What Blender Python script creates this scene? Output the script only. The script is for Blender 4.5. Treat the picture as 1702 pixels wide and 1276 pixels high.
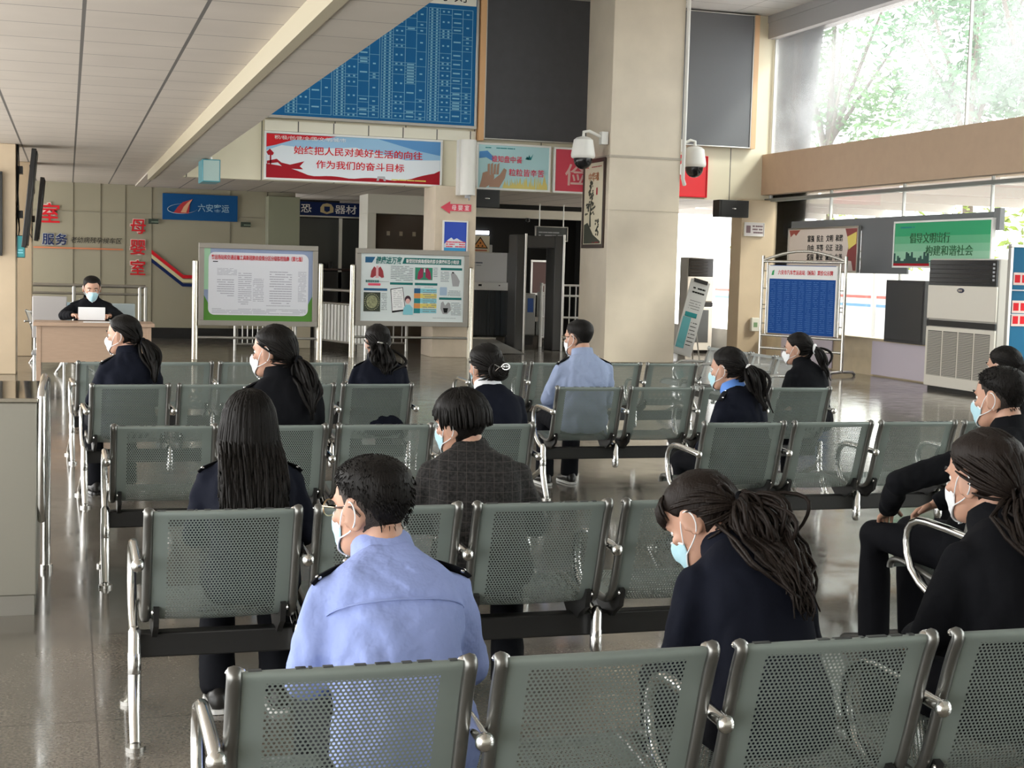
import bpy, math, random
from mathutils import Vector, Matrix, noise
for _o in list(bpy.data.objects): bpy.data.objects.remove(_o)
SC = bpy.context.scene; COL = SC.collection
rad = math.radians
# ---------------------------------------------------------------- camera
CR = ((0.95573837, -0.29295711, 0.02720849), (0.00280298, -0.08340696, -0.99651163), (0.29420455, 0.95248066, -0.07889408))
cam = bpy.data.cameras.new('camera'); cam.sensor_fit = 'HORIZONTAL'; cam.sensor_width = 36; cam.lens = 2400 / 1702 * 36
cam.clip_start = 0.05; cam.clip_end = 500
camo = bpy.data.objects.new('camera', cam); COL.objects.link(camo)
camo.matrix_world = Matrix(((CR[0][0], -CR[1][0], -CR[2][0], 0), (CR[0][1], -CR[1][1], -CR[2][1], 0), (CR[0][2], -CR[1][2], -CR[2][2], 1.6), (0, 0, 0, 1)))
SC.camera = camo
# ---------------------------------------------------------------- sky, exposure
SC.view_settings.view_transform = 'Standard'; SC.view_settings.look = 'None'
SC.view_settings.exposure = 0.85; SC.view_settings.gamma = 1.0; SC.view_settings.use_curve_mapping = False
W = bpy.data.worlds.new('overcast_sky'); SC.world = W; W.use_nodes = True
bg = W.node_tree.nodes['Background']; bg.inputs[0].default_value = (0.97, 0.97, 0.955, 1); bg.inputs[1].default_value = 3.4
sun = bpy.data.lights.new('sun', 'SUN'); sun.energy = 2.5; sun.angle = rad(12); sun.color = (1, .95, .86)
suno = bpy.data.objects.new('sun', sun); COL.objects.link(suno); suno.rotation_euler = (rad(28), rad(38), 0)

def at(ax, x, y, val):
    """point on the plane axis=val seen at that place of the photograph"""
    d = [CR[0][k] * (x - 851) / 2400 + CR[1][k] * (y - 638) / 2400 + CR[2][k] for k in range(3)]
    c = (0, 0, 1.6); t = (val - c[ax]) / d[ax]
    return Vector([c[k] + d[k] * t for k in range(3)])

# ---------------------------------------------------------------- materials
MATS = {}
def mat(name, c, rough=.5, metal=0, spec=.5, bump=0, bscale=40, var=0, vscale=6, emit=0, coat=0, stretch=None, bdist=.01):
    if name in MATS: return MATS[name]
    if name.endswith('_print') or name in ('timetable_blue', 'price_blue', 'sign_blue', 'notice_blue', 'poster_green', 'sheet_white', 'sheet_lilac_blue', 'grey_led_panel'): spec = .12; rough = max(rough, .6)
    m = bpy.data.materials.new(name); m.use_nodes = True; N = m.node_tree.nodes; L = m.node_tree.links
    b = N['Principled BSDF']; b.inputs['Base Color'].default_value = (*c, 1); b.inputs['Roughness'].default_value = rough
    b.inputs['Metallic'].default_value = metal; b.inputs['Specular IOR Level'].default_value = spec
    if coat: b.inputs['Coat Weight'].default_value = coat
    if emit: b.inputs['Emission Color'].default_value = (*c, 1); b.inputs['Emission Strength'].default_value = emit
    if bump or var:
        tc = N.new('ShaderNodeTexCoord'); mp = N.new('ShaderNodeMapping'); L.new(tc.outputs['Object'], mp.inputs[0])
        if stretch: mp.inputs['Scale'].default_value = stretch
    if var:
        n = N.new('ShaderNodeTexNoise'); n.inputs['Scale'].default_value = vscale; n.inputs['Detail'].default_value = 5; L.new(mp.outputs[0], n.inputs[0])
        r = N.new('ShaderNodeMapRange'); r.inputs[1].default_value = .3; r.inputs[2].default_value = .7; r.inputs[3].default_value = 1 - var; r.inputs[4].default_value = 1 + var
        L.new(n.outputs[0], r.inputs[0]); x = N.new('ShaderNodeMix'); x.data_type = 'RGBA'; x.blend_type = 'MULTIPLY'; x.inputs[0].default_value = 1
        x.inputs[6].default_value = (*c, 1); L.new(r.outputs[0], x.inputs[7]); L.new(x.outputs[2], b.inputs['Base Color'])
    if bump:
        n = N.new('ShaderNodeTexNoise'); n.inputs['Scale'].default_value = bscale; n.inputs['Detail'].default_value = 4; L.new(mp.outputs[0], n.inputs[0])
        u = N.new('ShaderNodeBump'); u.inputs['Strength'].default_value = bump; u.inputs['Distance'].default_value = bdist
        L.new(n.outputs[0], u.inputs['Height']); L.new(u.outputs[0], b.inputs['Normal'])
    MATS[name] = m; return m

def grid_mat(name, c, line, sx, sy, wx, wy, rough=.5, ox=0, oy=0, axes='XY', var=.04, spec=.4, rvar=0, speck=0):
    """panels or tiles: a base colour with joint lines every sx, sy metres"""
    m = mat(name, c, rough, 0, spec); N = m.node_tree.nodes; L = m.node_tree.links; b = N['Principled BSDF']
    tc = N.new('ShaderNodeTexCoord'); sp = N.new('ShaderNodeSeparateXYZ'); L.new(tc.outputs['Object'], sp.inputs[0])
    def mth(op, a, bb=None):
        n = N.new('ShaderNodeMath'); n.operation = op
        for i, q in enumerate((a, bb)):
            if q is None: continue
            if isinstance(q, (int, float)): n.inputs[i].default_value = q
            else: L.new(q, n.inputs[i])
        return n.outputs[0]
    def joint(o, s, off, w):
        t = mth('FRACT', mth('DIVIDE', mth('ADD', o, 1000 * s - off), s)); t = mth('ABSOLUTE', mth('SUBTRACT', t, .5))
        return mth('GREATER_THAN', t, .5 - w / s / 2)
    j = mth('MAXIMUM', joint(sp.outputs['XYZ'.index(axes[0])], sx, ox, wx), joint(sp.outputs['XYZ'.index(axes[1])], sy, oy, wy))
    n = N.new('ShaderNodeTexNoise'); n.inputs['Scale'].default_value = 1.3; n.inputs['Detail'].default_value = 6; L.new(tc.outputs['Object'], n.inputs[0])
    v = N.new('ShaderNodeMapRange'); v.inputs[1].default_value = .3; v.inputs[2].default_value = .7; v.inputs[3].default_value = 1 - var; v.inputs[4].default_value = 1 + var
    L.new(n.outputs[0], v.inputs[0]); val = v.outputs[0]
    if speck:
        n2 = N.new('ShaderNodeTexNoise'); n2.inputs['Scale'].default_value = 90; n2.inputs['Detail'].default_value = 3; L.new(tc.outputs['Object'], n2.inputs[0])
        v2 = N.new('ShaderNodeMapRange'); v2.inputs[1].default_value = .35; v2.inputs[2].default_value = .65; v2.inputs[3].default_value = 1 - speck; v2.inputs[4].default_value = 1 + speck
        L.new(n2.outputs[0], v2.inputs[0]); val = mth('MULTIPLY', val, v2.outputs[0])
    x = N.new('ShaderNodeMix'); x.data_type = 'RGBA'; x.blend_type = 'MULTIPLY'; x.inputs[0].default_value = 1; x.inputs[6].default_value = (*c, 1); L.new(val, x.inputs[7])
    y = N.new('ShaderNodeMix'); y.data_type = 'RGBA'; L.new(j, y.inputs[0]); L.new(x.outputs[2], y.inputs[6]); y.inputs[7].default_value = (*line, 1)
    L.new(y.outputs[2], b.inputs['Base Color'])
    if rvar:
        r = N.new('ShaderNodeMapRange'); r.inputs[1].default_value = .3; r.inputs[2].default_value = .7; r.inputs[3].default_value = rough - rvar; r.inputs[4].default_value = rough + rvar
        n3 = N.new('ShaderNodeTexNoise'); n3.inputs['Scale'].default_value = 5; n3.inputs['Detail'].default_value = 8; L.new(tc.outputs['Object'], n3.inputs[0])
        L.new(n3.outputs[0], r.inputs[0]); L.new(r.outputs[0], b.inputs['Roughness'])
    return m

def glass_mat(name, tint=(1, 1, 1), dirt=0.0, gloss=.08):
    m = bpy.data.materials.new(name); m.use_nodes = True; N = m.node_tree.nodes; L = m.node_tree.links
    for n in list(N): N.remove(n)
    o = N.new('ShaderNodeOutputMaterial'); t = N.new('ShaderNodeBsdfTransparent'); t.inputs[0].default_value = (*tint, 1)
    g = N.new('ShaderNodeBsdfGlossy'); g.inputs['Roughness'].default_value = .02
    fr = N.new('ShaderNodeLayerWeight'); fr.inputs[0].default_value = .12
    mx = N.new('ShaderNodeMixShader'); L.new(fr.outputs['Fresnel'], mx.inputs[0]); L.new(t.outputs[0], mx.inputs[1]); L.new(g.outputs[0], mx.inputs[2]); out = mx.outputs[0]
    if dirt:
        d = N.new('ShaderNodeBsdfTranslucent'); d.inputs[0].default_value = (.95, .97, 1, 1)
        nz = N.new('ShaderNodeTexNoise'); nz.inputs['Scale'].default_value = .55; nz.inputs['Detail'].default_value = 4
        tc = N.new('ShaderNodeTexCoord'); L.new(tc.outputs['Object'], nz.inputs[0])
        r = N.new('ShaderNodeMapRange'); r.inputs[1].default_value = .35; r.inputs[2].default_value = .65; r.inputs[3].default_value = dirt * .45; r.inputs[4].default_value = dirt * 1.5
        L.new(nz.outputs[0], r.inputs[0]); m2 = N.new('ShaderNodeMixShader'); L.new(r.outputs[0], m2.inputs[0]); L.new(out, m2.inputs[1]); L.new(d.outputs[0], m2.inputs[2]); out = m2.outputs[0]
    L.new(out, o.inputs[0]); MATS[name] = m; return m

def perforated_mat(name, c, Wd, Vd, a=.0105, r=.0031):
    """painted steel sheet punched with a staggered field of round holes (uv in metres)"""
    m = mat(name, c, .42, .25, .5, var=.06, vscale=3); N = m.node_tree.nodes; L = m.node_tree.links; b = N['Principled BSDF']; out = N['Material Output']
    uv = N.new('ShaderNodeUVMap')
    def vm(op, x, y=None):
        n = N.new('ShaderNodeVectorMath'); n.operation = op; L.new(x, n.inputs[0])
        if y is not None: n.inputs[1].default_value = y
        return n.outputs['Value'] if op == 'LENGTH' else n.outputs[0]
    def mth(op, x, y):
        n = N.new('ShaderNodeMath'); n.operation = op
        for i, q in enumerate((x, y)):
            if isinstance(q, (int, float)): n.inputs[i].default_value = q
            else: L.new(q, n.inputs[i])
        return n.outputs[0]
    p = vm('MULTIPLY', uv.outputs[0], (1 / a, 1 / (a * 1.732), 0))
    def lat(off): return vm('LENGTH', vm('MULTIPLY', vm('SUBTRACT', vm('FRACTION', vm('ADD', p, (*off, 0))), (.5, .5, 0)), (1, 1.732, 0)))
    d = mth('MINIMUM', lat((0, 0)), lat((.5, .5))); h = mth('LESS_THAN', d, r / a)
    s = N.new('ShaderNodeSeparateXYZ'); L.new(uv.outputs[0], s.inputs[0])
    for o, lo, hi in ((s.outputs[0], .05, Wd - .05), (s.outputs[1], .075, Vd - .07)):
        h = mth('MULTIPLY', h, mth('MULTIPLY', mth('GREATER_THAN', o, lo), mth('LESS_THAN', o, hi)))
    t = N.new('ShaderNodeBsdfTransparent'); mx = N.new('ShaderNodeMixShader'); L.new(h, mx.inputs[0]); L.new(b.outputs[0], mx.inputs[1]); L.new(t.outputs[0], mx.inputs[2]); L.new(mx.outputs[0], out.inputs[0])
    return m

chrome = mat('chrome', (.72, .72, .70), .14, 1)
steel = mat('brushed_steel', (.52, .51, .48), .34, 1, var=.06, vscale=2)
dark_chrome = mat('dark_chrome', (.20, .20, .19), .3, .85)
black_paint = mat('black_paint', (.012, .012, .012), .45)
black_gloss = mat('black_gloss', (.01, .01, .011), .2)
cream = mat('cream_panel', (.64, .60, .47), .5, var=.03)
tan = mat('tan_stone', (.50, .395, .27), .35, var=.06, vscale=2)
white_paint = mat('white_paint', (.8, .8, .78), .45)
offwhite = mat('off_white', (.72, .71, .67), .5)
paper = mat('paper', (.82, .83, .85), .6)
grey_lcd = mat('grey_led_panel', (.075, .075, .08), .6, var=.05)
wood_orange = mat('orange_wood', (.62, .36, .17), .5)
wood_desk = mat('pale_wood', (.36, .25, .175), .45, var=.06, vscale=8, stretch=(1, 1, 8))
red = mat('red_print', (.62, .02, .03), .5); dkred = mat('dark_red_print', (.36, .015, .025), .5)
blue = mat('blue_print', (.015, .13, .34), .5); navy = mat('navy_print', (.012, .025, .10), .5)
skyb = mat('sky_blue_print', (.16, .42, .66), .5); pale = mat('pale_print', (.72, .76, .80), .5)
white = mat('white_print', (.85, .85, .85), .5); black = mat('black_print', (.015, .015, .016), .5)
greyp = mat('grey_print', (.42, .43, .46), .5); ltgrey = mat('light_grey_print', (.6, .61, .64), .5)
green = mat('green_print', (.06, .36, .14), .5); teal = mat('teal_print', (.03, .24, .26), .5); ltgreen = mat('light_green_print', (.38, .62, .42), .5)
yellow = mat('yellow_print', (.72, .60, .16), .5); orange = mat('orange_print', (.70, .30, .10), .5); flesh = mat('flesh_print', (.60, .36, .26), .5)
pink = mat('pink_print', (.75, .10, .16), .5); cyan = mat('cyan_print', (.25, .58, .66), .5)

# ---------------------------------------------------------------- mesh helpers
class MB:
    def __init__(s): s.v = []; s.f = []; s.m = []; s.uv = {}
    def add(s, vs, fs, m=0):
        o = len(s.v); s.v += [tuple(p) for p in vs]
        for f in fs: s.f.append(tuple(i + o for i in f)); s.m.append(m)
        return s
    def box(s, x0, x1, y0, y1, z0, z1, m=0):
        v = [(x, y, z) for x in (x0, x1) for y in (y0, y1) for z in (z0, z1)]
        return s.add(v, [(0, 1, 3, 2), (4, 6, 7, 5), (0, 4, 5, 1), (2, 3, 7, 6), (0, 2, 6, 4), (1, 5, 7, 3)], m)
    def obox(s, M, sx, sy, sz, m=0):
        n = len(s.v); s.box(-sx / 2, sx / 2, -sy / 2, sy / 2, -sz / 2, sz / 2, m); return s.xf(M, n)
    def xf(s, M, n=0):
        for i in range(n, len(s.v)): s.v[i] = tuple(M @ Vector(s.v[i]))
        return s
    def loft(s, rings, m=0, cap=True, closed=True):
        o = len(s.v); n = len(rings[0])
        for r in rings: s.v += [tuple(p) for p in r]
        for i in range(len(rings) - 1):
            for j in range(n if closed else n - 1):
                k = (j + 1) % n; s.f.append((o + i * n + j, o + i * n + k, o + i * n + n + k, o + i * n + n + j)); s.m.append(m)
        if cap:
            s.f.append(tuple(o + j for j in reversed(range(n)))); s.m.append(m)
            s.f.append(tuple(o + (len(rings) - 1) * n + j for j in range(n))); s.m.append(m)
        return s
    def tube(s, pts, r, n=10, m=0, cap=True, flat=None, up=None):
        pts = [Vector(p) for p in pts]; k = len(pts); rs = r if isinstance(r, (list, tuple)) else [r] * k
        rings = []; a = None
        for i, p in enumerate(pts):
            d = (pts[min(i + 1, k - 1)] - pts[max(i - 1, 0)])
            d = d.normalized() if d.length > 1e-9 else Vector((0, 0, 1))
            if a is None: a = Vector(up) if up else (Vector((1, 0, 0)) if abs(d.x) < .9 else Vector((0, 1, 0)))
            a = a - d * a.dot(d)
            if a.length < 1e-6: a = d.orthogonal()
            a.normalize(); b = d.cross(a)
            fa, fb = flat if flat else (1, 1)
            rings.append([p + (a * math.cos(2 * math.pi * q / n) * fa + b * math.sin(2 * math.pi * q / n) * fb) * rs[i] for q in range(n)])
        return s.loft(rings, m, cap)
    def cyl(s, p0, p1, r, n=16, m=0): return s.tube([p0, p1], r, n, m)
    def ell(s, c, r, nu=14, nv=9, m=0, M=None):
        c = Vector(c); rx, ry, rz = r; o = len(s.v)
        rings = []
        for i in range(1, nv):
            t = math.pi * i / nv
            rings.append([Vector((rx * math.sin(t) * math.cos(2 * math.pi * j / nu), ry * math.sin(t) * math.sin(2 * math.pi * j / nu), -rz * math.cos(t))) for j in range(nu)])
        rings = [[Vector((0, 0, -rz))] * nu] + rings + [[Vector((0, 0, rz))] * nu]
        if M is not None: rings = [[M @ p for p in q] for q in rings]
        rings = [[p + c for p in q] for q in rings]
        n = nu; base = len(s.v)
        s.v.append(tuple(rings[0][0]))
        for q in rings[1:-1]: s.v += [tuple(p) for p in q]
        s.v.append(tuple(rings[-1][0])); last = len(s.v) - 1
        for j in range(n):
            k = (j + 1) % n
            s.f.append((base, base + 1 + k, base + 1 + j)); s.m.append(m)
            for i in range(nv - 2):
                a = base + 1 + i * n; s.f.append((a + j, a + k, a + n + k, a + n + j)); s.m.append(m)
            a = base + 1 + (nv - 2) * n; s.f.append((a + j, a + k, last)); s.m.append(m)
        return s
    def prism(s, p2, y0, y1, m=0):
        """polygon given in x,z, from y0 (front) to y1 (back)"""
        n = len(p2); area = sum(p2[i][0] * p2[(i + 1) % n][1] - p2[(i + 1) % n][0] * p2[i][1] for i in range(n))
        if area < 0: p2 = list(reversed(p2))
        v = [(x, y0, z) for x, z in p2] + [(x, y1, z) for x, z in p2]
        return s.add(v, [tuple(range(n)), tuple(reversed(range(n, 2 * n)))] + [(i, i + n, (i + 1) % n + n, (i + 1) % n) for i in range(n)], m)
    def rect(s, x0, x1, z0, z1, y=-.002, t=.0015, m=0): return s.prism([(x0, z0), (x1, z0), (x1, z1), (x0, z1)], y - t, y, m)
    def build(s, name, mats, parent=None, smooth=40, bevel=0, label=None, cat=None, group=None, kind=None, loc=None, rz=0):
        me = bpy.data.meshes.new(name); me.from_pydata(s.v, [], s.f)
        if not isinstance(mats, (list, tuple)): mats = [mats]
        for q in mats: me.materials.append(q)
        if len(mats) > 1:
            for p, q in zip(me.polygons, s.m): p.material_index = q
        if s.uv:
            lay = me.uv_layers.new(name='UVMap')
            for li, l in enumerate(me.loops): lay.data[li].uv = s.uv.get(l.vertex_index, (0, 0))
        if smooth:
            me.polygons.foreach_set('use_smooth', [True] * len(me.polygons))
            if smooth < 180: me.set_sharp_from_angle(angle=rad(smooth))
        me.update(); o = bpy.data.objects.new(name, me); COL.objects.link(o)
        if parent: o.parent = parent
        if loc: o.location = loc
        if rz: o.rotation_euler = (0, 0, rz)
        if bevel:
            b = o.modifiers.new('edge', 'BEVEL'); b.width = bevel; b.segments = 2; b.limit_method = 'ANGLE'; b.angle_limit = rad(50)
        if parent and name in ('small_print', 'print', 'price_print', 'worn_edge', 'wheat', 'phone_print', 'maker_mark'): kind = 'stuff'
        return tag(o, label, cat, group, kind)

def tag(o, label=None, cat=None, group=None, kind=None):
    if label: o['label'] = label
    if cat: o['category'] = cat
    if group: o['group'] = group
    if kind: o['kind'] = kind
    return o
def thing(name, label, cat, loc=(0, 0, 0), rz=0, group=None):
    o = bpy.data.objects.new(name, None); o.empty_display_size = .1; COL.objects.link(o); o.location = loc; o.rotation_euler = (0, 0, rz)
    return tag(o, label, cat, group)
def struct(mb, name, m, **k): return mb.build(name, m, kind='structure', **k)
def kids(o): return [c for c in list(COL.objects) if c.parent == o]
def copy_tree(o, parent=None):
    c = o.copy(); COL.objects.link(c)
    if parent: c.parent = parent
    for ch in kids(o): copy_tree(ch, c)
    return c
def text(name, body, parent, x, y, z, size, m, width=None, bold=0, ext=.002, rot=(rad(90), 0, 0), shear=0, label=None):
    """lettering centred on x, z of its parent's face"""
    c = bpy.data.curves.new(name, 'FONT'); c.body = body; c.size = size; c.align_x = 'CENTER'; c.extrude = ext; c.offset = bold * size; c.shear = shear; c.resolution_u = 3
    c.materials.append(m); o = bpy.data.objects.new(name, c); COL.objects.link(o); o.parent = parent; o.rotation_euler = rot
    o.location = (x, y, z - .38 * size)
    if width:
        est = sum(1.0 if ord(ch) > 0x2000 else (.33 if ch in ' ,./' else .62) for ch in body) * size; o.scale.x = width / est
    me = bpy.data.meshes.new_from_object(o.evaluated_get(bpy.context.evaluated_depsgraph_get())); m4 = o.matrix_basis.copy()
    bpy.data.objects.remove(o); bpy.data.curves.remove(c)
    o = bpy.data.objects.new(name, me); COL.objects.link(o); o.parent = parent; o.matrix_basis = m4
    if label: o['label'] = label
    return o
def dashes(mb, x0, x1, z0, z1, rows, y=-.003, fill=.5, seed=1, m=0, lo=.3):
    """rows of print too small to read: broken thin strokes"""
    r = random.Random(seed); dz = (z1 - z0) / rows
    for i in range(rows):
        x = x0; zt = z1 - dz * (i + .5)
        while x < x1 - .01:
            w = min(r.uniform(.02, .12) * (x1 - x0) * 2, x1 - x)
            if r.random() > .12: mb.rect(x, x + w * .93, zt - dz * fill / 2, zt + dz * fill / 2, y, .0008, m)
            x += w
        if r.random() < lo: pass
# ================================================================ the hall
XW, YF, ZC, ZH = 12.88, 25.4, 3.1, 6.55        # window wall, fascia, low ceiling, high ceiling
floor_m = grid_mat('granite_floor', (.118, .105, .087), (.03, .027, .024), 1.2, 1.2, .007, .007, .13, ox=.1, oy=.3, var=.28, spec=1.0, rvar=.05, speck=.3)
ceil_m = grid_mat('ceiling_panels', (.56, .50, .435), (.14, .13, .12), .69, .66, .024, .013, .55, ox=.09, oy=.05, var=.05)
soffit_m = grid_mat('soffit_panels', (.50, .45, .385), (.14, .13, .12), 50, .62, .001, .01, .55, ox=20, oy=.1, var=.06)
high_m = grid_mat('high_ceiling_panels', (.66, .66, .66), (.2, .2, .2), 1.2, .6, .012, .012, .6, var=.03)
fascia_m = grid_mat('fascia_panels', (.72, .67, .52), (.12, .12, .10), 1.27, 20, .018, .001, .45, ox=3.2, oy=10, axes='XZ', var=.03)
tile_m = grid_mat('trim_tiles', (.74, .71, .60), (.10, .10, .09), .62, 20, .02, .001, .4, ox=3.2, oy=10, axes='XZ', var=.02)
beam_m = mat('brown_beam', (.47, .34, .24), .6, var=.03)
struct(MB().box(-3.6, XW + .1, -4, 35, -.12, 0), 'floor', floor_m)
struct(MB().box(XW + .1, 60, -20, 70, -.4, -.15), 'ground', mat('concrete_ground', (.55, .54, .52), .8, var=.1))
struct(MB().box(-3.6, 1.30, -4, 35, ZC, ZC + .3).box(1.30, 13.2, YF + .2, 35, ZC - .03, ZC + .3), 'ceiling', ceil_m)
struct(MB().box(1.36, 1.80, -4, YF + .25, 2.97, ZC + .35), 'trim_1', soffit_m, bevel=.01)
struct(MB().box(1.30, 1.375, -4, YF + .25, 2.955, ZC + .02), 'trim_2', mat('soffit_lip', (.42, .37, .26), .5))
struct(MB().box(1.66, 13.2, -4, YF + .3, ZH, ZH + .2), 'ceiling_high', high_m)
struct(MB().box(1.5, 1.66, -4, YF, ZC + .2, 5.75), 'wall_mezzanine_unseen', cream)  # unseen wall; its top is cut low so side light enters above it
struct(MB().box(-3.6, XW + .3, -4.2, -4, 0, ZH), 'wall_rear_added', mat('rear_wall_added', (.6, .57, .5), .5))  # unseen wall added behind the camera to cut the light from there
# fascia across the back of the high part
struct(MB().box(1.5, XW + .3, YF, YF + .22, 3.03, ZH), 'wall_back', fascia_m)
struct(MB().box(3.24, 7.02, YF - .05, YF, 3.88, 4.06), 'trim_3', tile_m)
# window wall on the right
fr = mat('window_frame_grey', (.50, .50, .48), .4, .2)
struct(MB().box(XW, XW + .3, -4, YF + .2, 0, .62), 'wall_right', mat('tan_dado', (.55, .45, .30), .4, var=.06))
struct(MB().box(XW - .12, XW + .3, -4, YF, 3.16, 3.93), 'trim_4', beam_m)
struct(MB().box(XW - .10, XW + .3, -4, YF, 6.12, 6.42).box(XW - .12, XW + .3, -4, YF, 6.42, ZH), 'trim_5', mat('grey_header', (.36, .36, .37), .5))
struct(MB().box(XW - .04, XW + .10, -4, YF, 3.03, 3.09), 'trim_6', mat('dark_rail', (.16, .17, .16), .4))
gl = glass_mat('clear_glass', (.96, .98, .97)); gd = glass_mat('hazy_glass', (.95, .98, .98), dirt=.07)
for i, (z0, z1, g, xs) in enumerate(((3.93, 6.12, gd, 6.3), (.62, 3.16, gl, 2.35))):
    w = struct(MB().box(XW + .05, XW + .062, -4, YF, z0, z1), 'window_%d' % (i + 1), g)
    f = MB(); y = YF - .03
    while y > -4:
        f.box(XW + .03, XW + .08, y - (.03 if i else .025), y, z0, z1); y -= xs
    f.build('window_frame', fr, w, bevel=.004)
# pillars
struct(MB().box(9.1, 10.45, 24.0, YF, 0, ZH), 'pillar', mat('beige_pillar', (.62, .545, .435), .38, var=.07, vscale=1.5), bevel=.012)
struct(MB().box(9.085, 10.465, 23.985, YF, 3.62, 3.66).box(9.095, 10.455, 23.992, YF, 2.7, 2.705), 'trim_7', mat('pillar_joint', (.42, .37, .30), .5))
struct(MB().box(6.22, 6.98, 25.05, YF + .5, 0, 3.05), 'pillar', mat('peach_pillar', (.62, .52, .40), .4, var=.05), bevel=.01)
struct(MB().box(-3.4, -.67, 20.66, 21.3, 0, ZC), 'pillar', tan, bevel=.01)
struct(MB().box(-3.4, -.55, 24.44, 25.1, 0, ZC), 'pillar', tan, bevel=.01)
struct(MB().box(12.25, XW + .3, 25.15, 25.6, 0, 3.05), 'pillar', tan, bevel=.01)
# far back of the low part
gw = mat('green_grey_glazing', (.33, .305, .225), .16, 0, .6, var=.05, vscale=.6)
struct(MB().box(-4, 4.55, 30.45, 30.55, .22, ZC), 'wall_glazed', gw)
j = MB()
for x in (.09, .62, 1.1, 1.62, 3.2, 3.95, 4.5): j.box(x, x + .009, 30.43, 30.45, .22, ZC)
j.box(-4, 4.5, 30.43, 30.45, 2.52, 2.532); struct(j, 'trim_8', mat('glazing_joint', (.27, .25, .19), .4))
struct(MB().box(-4, 4.55, 30.38, 30.5, 0, .22), 'baseboard_glazed', black_gloss)
struct(MB().box(3.93, 4.58, 30.0, 30.44, .1, 2.97), 'pillar', mat('green_tile_pillar', (.26, .27, .19), .3), bevel=.008)
dark = mat('shade_black_wall', (.010, .0095, .009), .8)  # near-black puts the darkness of the unlit room into the wall colour
struct(MB().box(4.4, 12.4, 34.7, 34.9, 0, ZC).box(12.3, 12.4, 31.6, 34.8, 0, ZC).box(7.1, 12.3, 31.5, 31.6, 2.9, ZC).box(4.4, 6.0, 33.3, 33.4, 0, ZC), 'wall_dark', dark)  # includes an unseen right-hand wall added to keep light out of the room
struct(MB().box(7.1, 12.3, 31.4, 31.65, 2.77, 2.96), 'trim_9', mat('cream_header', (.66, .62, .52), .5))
struct(MB().box(5.88, 6.06, 29.4, 30.3, 0, 2.68).box(5.88, 7.6, 29.4, 30.3, 2.68, 3.08).box(7.2, 7.4, 29.4, 30.3, 0, 2.7), 'wall_frame', mat('frame_wall', (.60, .58, .50), .5), bevel=.006)
d1 = struct(MB().box(6.06, 7.2, 29.7, 29.78, 0, 2.68), 'door_1', mat('dark_brown_glass', (.05, .032, .02), .12))
q = MB()
for x in (6.35, 6.62, 6.9): q.rect(x, x + .07, 2.24, 2.33, 29.699)
q.build('door_sign', mat('faded_gilt', (.30, .24, .16), .5), d1)
# bright way out on the right, past the corner pillar
struct(MB().box(12.9, 13.1, 26.2, 35, 0, .5), 'wall_exit', offwhite)
# ================================================================ posters and signs on the fascia
def board(name, label, cat, X, Y, Z, w, h, face, frame, rz=0, fw=.03, depth=.06, group=None):
    """a flat framed panel; local x to the right, z up, its face at y = 0 looking to -y"""
    t = thing(name, label, cat, (X, Y, Z), rz, group)
    MB().box(fw, w - fw, 0, depth * .8, fw, h - fw).build('panel', face, t)
    f = MB(); d = -.015
    f.box(0, w, d, depth, 0, fw).box(0, w, d, depth, h - fw, h).box(0, fw, d, depth, fw, h - fw).box(w - fw, w, d, depth, fw, h - fw)
    f.build('frame', frame, t, bevel=.004); return t
# blue timetable
t = board('timetable_board', 'huge blue bus timetable of white-lined columns high on back wall', 'timetable', 2.55, YF - .09, 4.10, 4.47, 2.44, mat('timetable_blue', (.012, .12, .30), .45), steel, fw=.05, depth=.09)
TX = 3.98
ln = MB(); tx = MB(); r = random.Random(4)
mat('pale_blue_lines', (.20, .45, .60), .5)
y = -.002
for b in range(4):                                     # four blocks of four columns, right to left
    x1 = TX + .37 - b * .84; cols = [x1 - .80, x1 - .60, x1 - .38, x1 - .18, x1]
    ztop, zbot = 2.08, .10
    for x in cols: ln.rect(x - .004, x + .004, zbot, ztop, y, .001)
    n = 38; dz = (ztop - zbot) / n
    for c in range(4):
        k = 0
        while k < n:
            st = 1 if c == 0 else r.choice((1, 1, 1, 2, 3, 3, 5, 6)); st = min(st, n - k); k += st
            z = ztop - k * dz; ln.rect(cols[c], cols[c + 1], z - .003, z + .003, y, .001)
            if c == 0 or st == 1 or r.random() < .9:
                zc = z + st * dz / 2; wd = (.035, .035, .065, .025)[c]; xc = (cols[c] + cols[c + 1]) / 2
                if c < 2:
                    for sg in (-1, 1): tx.rect(xc + sg * .045 - wd / 2, xc + sg * .045 + wd / 2, zc - .014, zc + .014, y, .001)
                else: tx.rect(xc - wd, xc + wd, zc - .012, zc + .012, y, .001)
    ln.rect(cols[0], cols[4], ztop - .004, ztop + .004, y, .001)
ln.build('ruled_lines', MATS['pale_blue_lines'], t, 0); tx.build('print', MATS['pale_blue_lines'], t, 0)
MB().rect(.06, 4.41, 2.16, 2.38, -.002, .002).build('heading_strip', mat('cream_strip', (.72, .70, .62), .5), t, 0)
text('heading', '时 刻', t, 3.95, -.006, 2.33, .26, black)
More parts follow.
